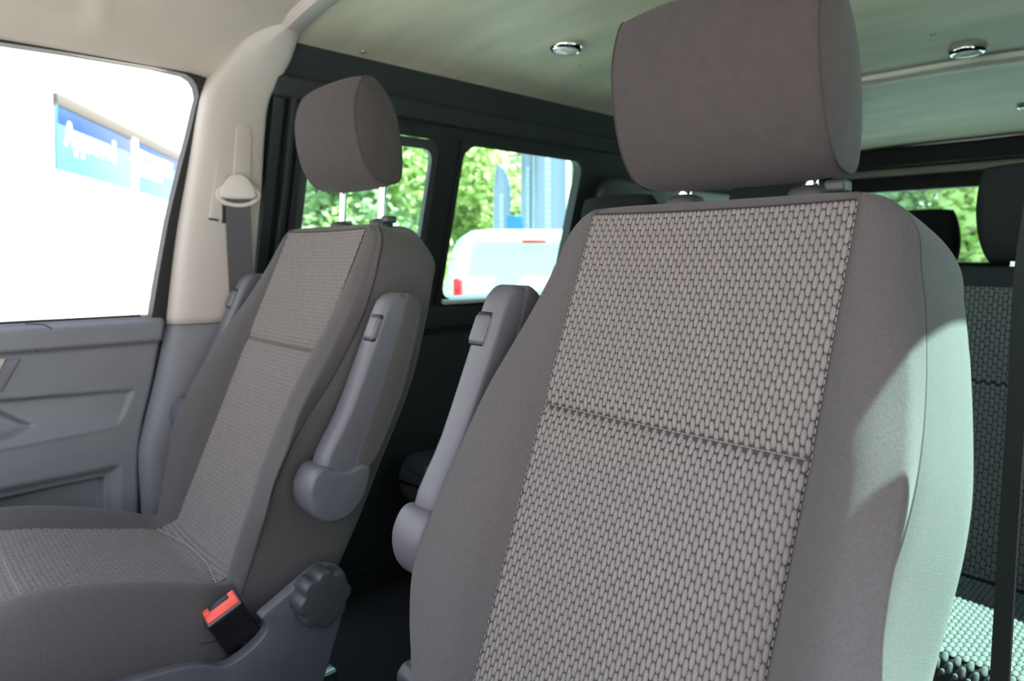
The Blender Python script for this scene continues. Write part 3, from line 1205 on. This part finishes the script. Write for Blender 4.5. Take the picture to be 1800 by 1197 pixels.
    for k in range(96):
        a = 2 * math.pi * k / 96
        r = 0.044 - 0.0055 * (0.5 - 0.5 * math.cos(8 * a)) ** 2.2
        kn.append((-0.160 + r * math.cos(a), 0.443 + r * math.sin(a)))
    kb = prism('recline_knob', kn, sx * 0.262, sx * 0.300, M['plastic_d'], root, 0.005, 3)
    tube('knob_ring', [(sx * 0.3002, -0.160 + 0.026 * math.cos(a), 0.443 + 0.026 * math.sin(a)) for a in [2 * math.pi * k / 40 for k in range(41)]], 0.0006, M['plastic_d'], kb, 5)
    # buckle
    up = Vector((0, -0.038, 0.070)).normalized()
    ang = math.atan2(0.038, 0.070)
    c = Vector((sx * 0.236, -0.280, 0.428))
    bu = bbox('belt_buckle', c, (0.032, 0.052, 0.078), M['black'], root, 0.004, 3, rot=(ang, sx * 0.30, 0))
    bbox('buckle_rim', (0, 0, 0.0382), (0.0305, 0.0505, 0.004), M['plastic'], bu, 0.0018)
    # U-shaped red release button around the slot
    px = sx
    bbox('red_button', (px * 0.0045, 0, 0.0405), (0.0165, 0.047, 0.005), M['red'], bu, 0.0015)
    bbox('red_button', (-px * 0.0078, 0.0190, 0.0405), (0.0105, 0.009, 0.005), M['red'], bu, 0.0015)
    bbox('red_button', (-px * 0.0078, -0.0190, 0.0405), (0.0105, 0.009, 0.005), M['red'], bu, 0.0015)
    bbox('tongue_slot', (-px * 0.0078, 0, 0.0410), (0.0105, 0.029, 0.002), M['black'], bu, 0.0005)
    tube('buckle_stalk', [c - up * 0.036, c - up * 0.07, c - up * 0.12 + Vector((0, 0.01, 0))], 0.009, M['black'], root, 10)
    return root


far = make_seat((-0.43, 0.667, 0), 'grey cloth front seat with raised headrest and two folded armrests beside the closed door', [(1, 0.268, 0.0, 0.0), (-1, 0.274, 0.024, -0.016)], 1, 0.0)
near = make_seat((0.43, 0.6525, 0), 'grey cloth front seat with lowered headrest and a sunlit outer side', [(-1, 0.276, 0.024, -0.014)], -1, -0.057)


# =================================================================== SEAT BELTS
def ribbon(path, wdir, wid, th=0.0016):
    rings = []
    P = [Vector(p) for p in path]
    for i, p in enumerate(P):
        t = (P[min(i + 1, len(P) - 1)] - P[max(0, i - 1)]).normalized()
        wv = wdir[i] if isinstance(wdir, list) else wdir
        wv = (wv - t * wv.dot(t)).normalized()
        nn = t.cross(wv).normalized()
        a, b = wv * wid / 2, nn * th / 2
        rings.append([p - a - b, p + a - b, p + a + b, p - a + b])
    return rings


def far_belt():
    root = empty('seat_belt', (-0.74, 0.618, 1.10), 'dark seat belt hanging from its anchor on the cream pillar', 'seat belt', 'front seat belts of the van', math.radians(-22))
    root.scale = (1.12, 1.12, 1.12)
    # local coordinates: root at the guide loop
    ring = []
    for k in range(48):
        a = 2 * math.pi * k / 48
        ring.append((0.017, 0.038 * math.cos(a), 0.008 + 0.021 * math.sin(a)))
    tube('guide_loop', ring + [ring[0]], 0.006, M['cream'], root, 10)
    cap = smooth_outline([(-0.028, 0.0), (0.028, 0.0), (0.034, 0.012), (0.028, 0.028), (0.012, 0.047), (-0.012, 0.047), (-0.028, 0.028), (-0.034, 0.012)], 4)
    prism('anchor_cover', cap, 0.012, 0.030, M['cream'], root, 0.005, 3)
    path = [(0.021, 0, 0.006), (0.020, 0, -0.03), (0.014, 0.002, -0.10), (0.006, 0.006, -0.20), (-0.004, 0.045, -0.40), (-0.006, 0.06, -0.70)]
    lobj('webbing', ribbon(path, Vector((0, 1, 0)), 0.047), M['belt'], root, sharp=40)
    path = [(0.008, 0, 0.006), (0.004, 0, -0.03), (-0.006, -0.004, -0.055)]
    lobj('webbing', ribbon(path, Vector((0, 1, 0)), 0.047), M['belt'], root, sharp=40)
    return root


far_belt()


def near_belt():
    root = empty('seat_belt', (0.70, 0.82, 0.05), 'dark twisted seat belt strap behind the sunlit front seat', 'seat belt', 'front seat belts of the van')
    base = Vector((0.70, 0.82, 0.05))
    pts = [at_depth(1822, 330, 0.72), at_depth(1800, 480, 0.72), at_depth(1788, 700, 0.72), at_depth(1772, 950, 0.72), at_depth(1757, 1197, 0.72)]
    dn = (pts[-1] - pts[-2]).normalized()
    z_end = 0.08
    pts.append(pts[-1] + dn * ((pts[-1].z - z_end) / -dn.z))
    path = [p - base for p in cr(pts, 6)]
    lobj('webbing', ribbon(path, (FW + RT * 0.75).normalized() * 0.94 - (RT - FW * 0.75).normalized() * 0.34, 0.047), M['belt'], root, sharp=40)
    bbox('floor_anchor', (path[-1].x, path[-1].y, -0.02), (0.05, 0.05, 0.06), M['plastic_d'], root, 0.008)
    top = path[0]
    bbox('guide_loop', (top.x + 0.03, top.y - 0.04, top.z + 0.02), (0.05, 0.06, 0.03), M['plastic_d'], root, 0.01)


near_belt()


# =================================================================== REAR SEATS
def rear_row(name, y_front, y_crease, z_c, seats, rec, top_z, label, hs, woven):
    root = empty(name, (0, y_crease, 0), label, 'bench seat', None)
    xs0, xs1 = seats[0] - 0.235, seats[-1] + 0.235
    e = Vector((0, math.sin(rec), math.cos(rec)))
    n = Vector((0, -math.cos(rec), math.sin(rec)))
    L = (top_z - z_c) / math.cos(rec)
    depth = y_crease - y_front
    wide = (seats[1] - seats[0]) / 0.475
    for xc in seats:
        bx = xc + (0.055 if woven and xc < -0.3 else 0.0)     # end section set in from the wall
        # backrest section
        rings = []
        for s, k in [(-0.06, 1)] + [(L * q, 1) for q in (0.1, 0.25, 0.4, 0.55, 0.7, 0.82)] + [(L - 0.04 * (1 - math.sin(math.radians(a))), math.cos(math.radians(a))) for a in (0, 25, 45, 65, 80, 88)]:
            hw = 0.232 - 0.045 * (1 - k)
            fr = 0.025 * (1 - k)
            th = 0.12 - 0.02 * (1 - k)
            pts = [(0, -0.004 - fr), (0.15, 0 - fr), (0.185, 0.012 - fr), (0.215, 0.008 - fr), (hw, -0.02 - fr), (hw, -th + 0.02), (hw - 0.02, -th), (0, -th)]
            half = cr(pts, 3)
            full = half + [Vector((-p.x, p.y)) for p in reversed(half[1:-1])]
            rings.append([Vector((bx + p.x * (wide if bx == xc else 1.0), 0, z_c)) + e * s + n * p.y for p in full])
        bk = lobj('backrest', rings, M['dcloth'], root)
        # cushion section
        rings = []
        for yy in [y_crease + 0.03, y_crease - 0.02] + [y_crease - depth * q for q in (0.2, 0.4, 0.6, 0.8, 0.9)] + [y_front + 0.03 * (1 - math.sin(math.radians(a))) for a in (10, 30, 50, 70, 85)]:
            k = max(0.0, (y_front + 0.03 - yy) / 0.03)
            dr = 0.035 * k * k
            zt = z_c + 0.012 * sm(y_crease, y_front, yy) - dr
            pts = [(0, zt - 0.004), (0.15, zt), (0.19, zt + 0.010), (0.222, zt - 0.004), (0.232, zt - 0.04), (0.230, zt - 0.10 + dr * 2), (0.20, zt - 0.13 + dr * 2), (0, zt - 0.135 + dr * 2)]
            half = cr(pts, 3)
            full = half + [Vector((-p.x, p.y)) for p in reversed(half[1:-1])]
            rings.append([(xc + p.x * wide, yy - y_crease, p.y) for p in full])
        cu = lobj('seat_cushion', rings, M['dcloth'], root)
        if woven:
            def sb():
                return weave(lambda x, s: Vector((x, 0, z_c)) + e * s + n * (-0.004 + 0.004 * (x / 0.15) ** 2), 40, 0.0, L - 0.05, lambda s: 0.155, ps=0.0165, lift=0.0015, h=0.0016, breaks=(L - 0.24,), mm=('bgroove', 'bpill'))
            wv = link('woven_panel', cached(name + 'b', sb), None, bk, (bx, 0, 0))
            wv['kind'] = 'stuff'

            def sc():
                def surf(x, yy):
                    return Vector((x, yy - y_crease, z_c + 0.012 * sm(y_crease, y_front, yy) - 0.004 + 0.004 * (x / 0.15) ** 2 - 0.035 * max(0.0, (y_front + 0.03 - yy) / 0.03) ** 2))
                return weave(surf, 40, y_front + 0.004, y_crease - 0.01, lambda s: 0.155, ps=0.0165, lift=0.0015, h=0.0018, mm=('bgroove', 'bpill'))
            wv = link('woven_panel', cached(name + 'c', sc), None, cu, (xc, 0, 0))
            wv['kind'] = 'stuff'
        # headrest
        t = Vector((bx, 0, z_c)) + e * (L + 0.01) + n * -0.06
        hr = link('headrest', cached('rhead', lambda: build_dark_head()), None, root)
        hr.scale = (hs[0], 1, hs[1])
        hr.location = t + Vector((0, 0, 0))
        for sd in (-1, 1):
            tube('headrest_post', [t + Vector((sd * 0.075, 0, -0.03)), t + Vector((sd * 0.075, 0, 0.06))], 0.007, M['chrome'], root, 10)
    # bench frame
    xm = (xs0 + xs1) / 2
    bbox('bench_frame', (xm, -depth * 0.5 + 0.02, z_c - 0.16), (xs1 - xs0 - 0.06, depth * 0.8, 0.05), M['black'], root, 0.01)
    for xl in (xs0 + 0.12, xm, xs1 - 0.12):
        for yl in (-depth * 0.75, 0.0):
            bbox('leg', (xl, yl, (z_c - 0.18) / 2), (0.05, 0.05, z_c - 0.18), M['black'], root, 0.008)
    return root


def build_dark_head():
    me = build_headrest_mesh(0.118, 0.02)
    for v in me.vertices:
        v.co.x -= HX
        v.co.y -= HC[0]
        v.co.z -= HC[1] - 0.108
    me.materials.clear()
    me.materials.append(M['dcloth'])
    return me


rear_row('bench_seat', 1.075, 1.42, 0.400, [-0.505, 0.0475, 0.60], math.radians(19), 0.958,
         'woven cloth bench seat with headrests just behind the front seats', (1.0, 0.96), True)
rear_row('bench_seat', 2.40, 2.74, 0.400, [-0.48, 0.02, 0.52], math.radians(12), 0.945,
         'dark rearmost bench seat below the rear window', (0.95, 0.95), False)


# =================================================================== CEILING LAMPS
def dome(u, v, label):
    d = FW + RT * ((u - 900) / F_PX) - UPV * ((v - CY) / F_PX)
    z = 1.52
    for _ in range(6):
        P = CAM + d * ((z - CAM.z) / d.z)
        z = ceil_z(P.x) - 0.008
    root = empty('ceiling_lamp', (P.x, P.y, z + 0.008), label, 'lamp', 'round chrome ceiling lamps')

    def ringm():
        prof = [(0.040, 0.002), (0.0455, 0.0), (0.0450, -0.009), (0.040, -0.015), (0.035, -0.017), (0.033, -0.012)]
        rings = [[(r * math.cos(a), r * math.sin(a), zz) for a in [2 * math.pi * k / 32 for k in range(32)]] for r, zz in prof]
        me = mk('chrome_ring', *loft(rings))
        recalc(me)
        return me

    def lensm():
        prof = [(0.0345, -0.008), (0.034, -0.016), (0.028, -0.021), (0.014, -0.024), (0.002, -0.0245)]
        rings = [[(r * math.cos(a), r * math.sin(a), zz) for a in [2 * math.pi * k / 32 for k in range(32)]] for r, zz in prof]
        me = mk('lens', *loft(rings))
        recalc(me)
        return me
    link('chrome_ring', cached('dring', ringm), M['chrome'], root)
    link('lens', cached('dlens', lensm), M['lens'], root)


dome(995, 85, 'round chrome ceiling lamp above the far side windows')
dome(1700, 90, 'round chrome ceiling lamp just ahead of the ceiling rib')
dome(1812, 187, 'round chrome ceiling lamp behind the ceiling rib')


# =================================================================== OUTSIDE
GZ = -0.55
g = bbox('ground', (-8, 12, GZ - 0.05), (110, 110, 0.1), M['asphalt'], None, 0.01)
tag(g, 'pale paved yard around the van', 'ground', kind='structure')


# ---- building with signs
def building():
    P = at_depth(97, 451, 10.0)
    dv = Vector((-0.854, 0.554, 0)).normalized()
    nv = Vector((0.554, 0.854, 0)).normalized()
    rz = math.atan2(dv.y, dv.x)
    root = empty('building', (P.x, P.y, GZ), 'white showroom building with grey roof coping seen through the door window', 'building', None, rz)
    # local x along facade, local -y faces the camera if rotated; find the sign
    ny = Vector((-dv.y, dv.x, 0))
    s = -1 if ny.dot(nv) < 0 else 1     # +local y direction relative to the facade normal
    out = s

    def along(u):
        # facade coordinate of image column u
        t = FW + RT * ((u - 900) / F_PX)
        a = (P - CAM)
        # CAM + k t = P + q dv  (xy)
        det = t.x * (-dv.y) + dv.x * t.y
        k = (a.x * (-dv.y) + dv.x * a.y) / det
        q = ((t.x * k - a.x) * dv.x + (t.y * k - a.y) * dv.y)
        return q
    zt = lambda v: 0.97 + (451 - v) / F_PX * 10.0 - GZ
    top, sign_t, sign_m, sign_b = zt(163), zt(181), zt(217), zt(297)
    LEN = 24.0
    bbox('wall', (LEN / 2 + 0.01, -out * 3.0, (sign_t - 0.02) / 2), (LEN, 6.0, sign_t - 0.02), M['white'], root, 0.02)
    bbox('coping', (LEN / 2, out * 0.02, (top + sign_t) / 2 - 0.02), (LEN, 0.09, top - sign_t + 0.05), M['coping'], root, 0.02)
    us = [97, 228, 236]
    q1, q2 = along(228), along(236)
    q3 = q2 + (q1 - 0.0) * 1.15
    panels = [(0.0, q1), (q2, q3), (q3 + 0.25, q3 + 0.25 + q1)]
    for i, (a, b) in enumerate(panels):
        pr = empty('sign_panel', (0, 0, 0), None, None)
        bpy.data.objects.remove(pr)
        pan = bbox('sign_panel', ((a + b) / 2, out * 0.03, (sign_t + sign_b) / 2), (b - a, 0.03, sign_t - sign_b), M['signl'], root, 0.005)
        bbox('dark_band', (0, out * 0.014, (sign_t - sign_b) / 2 - (sign_t - sign_m) / 2), (b - a - 0.01, 0.012, sign_t - sign_m), M['signd'], pan, 0.003)
        if i == 0:
            cu = bpy.data.curves.new('lettering', 'FONT')
            cu.body = 'Approved'
            cu.size = 0.50
            cu.extrude = 0.006
            cu.offset = 0.018
            to = bpy.data.objects.new('lettering', cu)
            COL.objects.link(to)
            bpy.context.view_layer.update()
            dg = bpy.context.evaluated_depsgraph_get()
            me = bpy.data.meshes.new_from_object(to.evaluated_get(dg))
            bpy.data.objects.remove(to)
            xs = [v.co.x for v in me.vertices]
            wdt = max(xs) - min(xs)
            tgt = (b - a) * 0.66
            sc = tgt / wdt
            for v in me.vertices:
                x, y, z = v.co
                # facade is read from the +normal side: local x runs left to right
                v.co = Vector(((x - min(xs)) * sc - (b - a) / 2 + (b - a) * 0.06, out * (0.028 + z), y * 1.0 - 0.09))
            lo = link('lettering', me, M['letter'], pan)
        elif i == 1:
            # three lines too blurred to read
            rn = random.Random(5)
            parts = []
            for (zz, wl, hh) in ((0.26, 0.62, 0.12), (0.06, 0.62, 0.15), (-0.13, 0.40, 0.13), (-0.36, 0.10, 0.08)):
                x = -(b - a) / 2 + 0.05 + ((b - a) * 0.66 if wl < 0.2 else 0)
                end = x + (b - a) * wl
                while x < end:
                    ww = rn.uniform(0.05, 0.10)
                    parts.append(box_vf((x + ww / 2, out * 0.028, zz), (ww, 0.012, hh * rn.uniform(0.8, 1.0))))
                    x += ww + 0.02
            v, f = merge(parts)
            lo = obj('lettering', v, f, M['letter'], pan, False)
            lo['kind'] = 'stuff'
    bbox('mullion', ((q1 + q2) / 2, out * 0.05, sign_t / 2), (abs(q2 - q1) - 0.02, 0.08, sign_t), M['white'], root, 0.01)
    return root


building()


# ---- white vehicle seen from behind
def vehicle():
    C = at_depth(940, 451, 7.3)
    hd = (C - CAM)
    ang = math.atan2(hd.y, hd.x) + math.radians(9)
    root = empty('vehicle', (C.x, C.y, GZ), 'white vehicle with a red high brake light parked beyond the side window', 'vehicle', None, ang - math.pi / 2)
    H = 1.83
    # body lofted along local +y (away from us)
    rings = []
    secs = [(0.0, 0.80, 0.42, 1.00), (0.02, 0.86, 0.36, 1.04), (0.06, 0.89, 0.34, 1.06), (0.5, 0.91, 0.32, 1.06), (2.6, 0.91, 0.32, 1.06), (3.2, 0.90, 0.33, 1.02), (4.1, 0.86, 0.36, 0.98), (4.25, 0.76, 0.45, 0.85)]
    for (y, hw, zb, zt) in secs:
        pts = cr([(hw * 0.92, zb), (hw, zb + 0.10), (hw + 0.01, (zb + zt) / 2), (hw, zt - 0.08), (hw - 0.03, zt), (0, zt + 0.005)], 4)
        full = pts + [Vector((-p.x, p.y)) for p in reversed(pts[:-1])]
        rings.append([(p.x, y, p.y) for p in full])
    lobj('body', rings, M['carw'], root)
    rings = []
    for (y0, y1, hw, z) in ((0.04, 4.0, 0.89, 1.00), (0.06, 3.35, 0.865, 1.20), (0.10, 2.95, 0.83, 1.42), (0.15, 2.65, 0.785, 1.62), (0.19, 2.45, 0.735, 1.74), (0.28, 2.3, 0.66, 1.80), (0.5, 2.0, 0.45, H)):
        rc = [(p[0], p[1], z) for p in rrect(-hw, hw, y0, y1, 0.09 if z > 1.05 else 0.05, 5)]
        rings.append(rc)
    lobj('cabin', rings, M['carw'], root)
    # tailgate glass
    gl = []
    for (z, hw, y) in ((1.02, 0.735, 0.022), (1.06, 0.745, 0.020), (1.35, 0.70, 0.066), (1.58, 0.655, 0.118), (1.62, 0.63, 0.132)):
        gl.append([(-hw, y, z), (hw, y, z), (hw, y + 0.02, z), (-hw, y + 0.02, z)])
    lobj('rear_glass', gl, M['carglass'], root, sharp=30)
    bbox('roof_spoiler', (0, 0.14, 1.70), (1.36, 0.16, 0.05), M['carw'], root, 0.02)
    bbox('brake_light', (0, 0.055, 1.685), (0.26, 0.03, 0.035), M['carred'], root, 0.006)
    for s in (-1, 1):
        bbox('tail_lamp', (s * 0.83, 0.03, 1.08), (0.10, 0.08, 0.42), M['carred'], root, 0.03)
        for yy in (0.75, 3.45):
            tube('wheel', [(s * 0.72, yy, 0.32), (s * 0.74, yy, 0.32), (s * 0.90, yy, 0.32), (s * 0.91, yy, 0.32)], [0.28, 0.32, 0.32, 0.28], M['rubber'], root, 28)
        # side windows
        v, f = box_vf((s * 0.835, 1.75, 1.32), (0.03, 1.6, 0.34))
        v = [(p[0] - s * 0.10 * (p[2] - 1.15), p[1], p[2]) for p in v]
        obj('side_window', v, f, M['black'], root, False)
    bbox('bumper', (0, -0.03, 0.52), (1.66, 0.16, 0.24), M['carw'], root, 0.05)
    bbox('number_plate', (0, -0.005, 0.86), (0.52, 0.02, 0.12), M['letter'], root, 0.004)


vehicle()


# ---- feather flags
def feather(u, depth, top_v, wd, label, stripe, seed):
    P = at_depth(u, 451, depth)
    h = 0.97 + (451 - top_v) / F_PX * depth - GZ
    fx = (RT * 1.0).normalized()
    root = empty('feather_flag', (P.x, P.y, GZ), label, 'flag', 'slate blue feather flags', math.atan2(fx.y, fx.x))
    tube('pole', [(0, 0, 0), (0, 0, h * 0.55), (0.005, 0, h * 0.85), (0.05, 0, h)], [0.022, 0.02, 0.016, 0.010], M['steel'], root, 10)
    rings = []
    n = 26
    for k in range(n + 1):
        z = 0.45 + (h - 0.45) * k / n
        q = k / n
        a = wd * (1.0 if q < 0.78 else math.sqrt(max(0.0, 1 - ((q - 0.78) / 0.225) ** 2)))
        a = max(a, 0.02)
        x0 = 0.02 + 0.0 * q
        yv = 0.03 * math.sin(q * 6 + seed)
        rings.append([(x0, yv, z), (x0 + a * 0.5, yv + 0.03, z), (x0 + a, yv - 0.01, z), (x0 + a, yv + 0.004, z), (x0 + a * 0.5, yv + 0.044, z), (x0, yv + 0.014, z)])
    fl = lobj('sail', rings, M['flag'], root)
    rn = random.Random(seed)
    parts = []
    z = h * 0.42
    while z < h * 0.80:
        hh = rn.uniform(0.05, 0.09) * depth / 10
        q = (z - 0.45) / (h - 0.45)
        parts.append(box_vf((0.02 + wd * 0.42, 0.03 * math.sin(q * 6 + seed) - 0.006 + 0.018, z + hh / 2), (wd * 0.16, 0.03, hh)))
        z += hh + 0.02
    v, f = merge(parts)
    lt = obj('lettering', v, f, M['flagl'], fl, False)
    lt['kind'] = 'stuff'
    if stripe:
        rings = []
        for k in range(n + 1):
            z = 0.45 + (h - 0.45) * k / n
            q = k / n
            if q > 0.80:
                break
            yv = 0.03 * math.sin(q * 6 + seed)
            rings.append([(0.02 + wd, yv - 0.016, z), (0.02 + wd * 1.16, yv - 0.016, z), (0.02 + wd * 1.16, yv + 0.006, z), (0.02 + wd, yv + 0.006, z)])
        lobj('pale_hem', rings, M['letter'], fl)


feather(868, 13.6, 288, 0.33, 'small slate blue feather flag above the white vehicle', False, 1)
feather(916, 13.2, 225, 0.27, 'narrow blue feather flag between the other two flags', False, 2)
feather(938, 13.0, 150, 0.60, 'tall slate blue feather flag with a pale edge', True, 3)

# small blue box sign between the flags
P = at_depth(905, 451, 12.0)
rt = empty('site_sign', (P.x, P.y, GZ), 'small blue sign on a post between the feather flags', 'sign', None, math.atan2(RT.y, RT.x))
zc = 0.97 + (451 - 393) / F_PX * 12 - GZ
tube('post', [(0, 0, 0), (0, 0, zc)], 0.03, M['steel'], rt, 10)
bbox('board', (0, -0.03, zc), (0.30, 0.04, 0.28), M['bin'], rt, 0.008)


# ---- trees
def tree(pos, h, r, m, label, seed, n=6500, leaf=0.13, low=0.10):
    rn = random.Random(seed)
    root = empty('tree', (pos.x, pos.y, GZ), label, 'tree', 'leafy trees around the yard')
    parts = [tube_vf([(0, 0, 0), (0.05, 0.02, h * 0.3), (-0.04, 0.05, h * 0.6), (0, 0, h * 0.85)], [0.16, 0.12, 0.08, 0.03], 8)]
    blobs = []
    for k in range(16):
        a = rn.uniform(0, 6.28)
        zz = rn.uniform(low, 0.92) * h
        rad = r * (0.75 if zz < 0.75 * h else 0.45) * rn.uniform(0.2, 0.8)
        c = Vector((rad * math.cos(a), rad * math.sin(a), zz))
        blobs.append((c, r * rn.uniform(0.38, 0.6)))
        if k < 7:
            parts.append(tube_vf([(0, 0, min(zz * 0.7, h * 0.7)), tuple(c * 0.6 + Vector((0, 0, zz * 0.35))), tuple(c)], [0.05, 0.035, 0.012], 6))
    v, f = merge(parts)
    obj('trunk', v, f, M['bark'], root)
    V, Fc = [], []
    for k in range(n):
        c, br = blobs[rn.randrange(len(blobs))]
        d = Vector((rn.gauss(0, 1), rn.gauss(0, 1), rn.gauss(0, 1))).normalized()
        p = c + d * br * rn.uniform(0.45, 1.0) ** 0.6
        if p.z < 0.1:
            continue
        t = Vector((rn.gauss(0, 1), rn.gauss(0, 1), rn.gauss(0, 0.6))).normalized()
        nn = (d + Vector((rn.gauss(0, .5), rn.gauss(0, .5), rn.gauss(0, .5)))).normalized()
        b = nn.cross(t)
        if b.length < 1e-3:
            continue
        b.normalize()
        s = leaf * rn.uniform(0.6, 1.3)
        i = len(V)
        V += [p - t * s, p + b * s * 0.5 + nn * s * 0.12, p + t * s, p - b * s * 0.5 + nn * s * 0.12]
        Fc += [(i, i + 1, i + 2), (i, i + 2, i + 3)]
    fo = obj('foliage', V, Fc, m, root, False)
    fo['kind'] = 'stuff'


k = 0
for (u, d, h, r, mm, lab) in (
        
        (560, 15.5, 6.0, 2.0, 'leaf_g', 'mid green tree seen past the left seat headrest'),
        (672, 16, 6.4, 2.0, 'leaf_y', 'yellow-green tree between the window divider and the left headrest'),
        (775, 19.5, 6.8, 2.2, 'leaf_g', 'darker green tree behind the window divider'),
        (865, 17.5, 6.6, 2.1, 'leaf_y', 'yellow-green tree behind the small feather flag'),
        (985, 19, 7.0, 2.3, 'leaf_y', 'yellow-green tree behind the tall feather flag'),
        (1100, 17, 6.6, 2.3, 'leaf_g', 'green tree past the pale edged feather flag'),
        (1420, 16, 6.0, 2.3, 'leaf_g', 'mid green tree beyond the rear window by its far corner'),
        (1560, 14.0, 5.6, 2.0, 'leaf_g', 'mid green tree beyond the rear window above the dark bench headrest'),
        (1705, 13, 5.6, 1.9, 'leaf_y', 'yellow-green tree beyond the rear window beside the dark bench headrest'),
        (1880, 14, 6.2, 2.2, 'leaf_y', 'yellow-green tree behind the bench seat headrest')):
    P = at_depth(u, 451, d)
    tree(P, h, r, M[mm], lab, 20 + k)
    k += 1
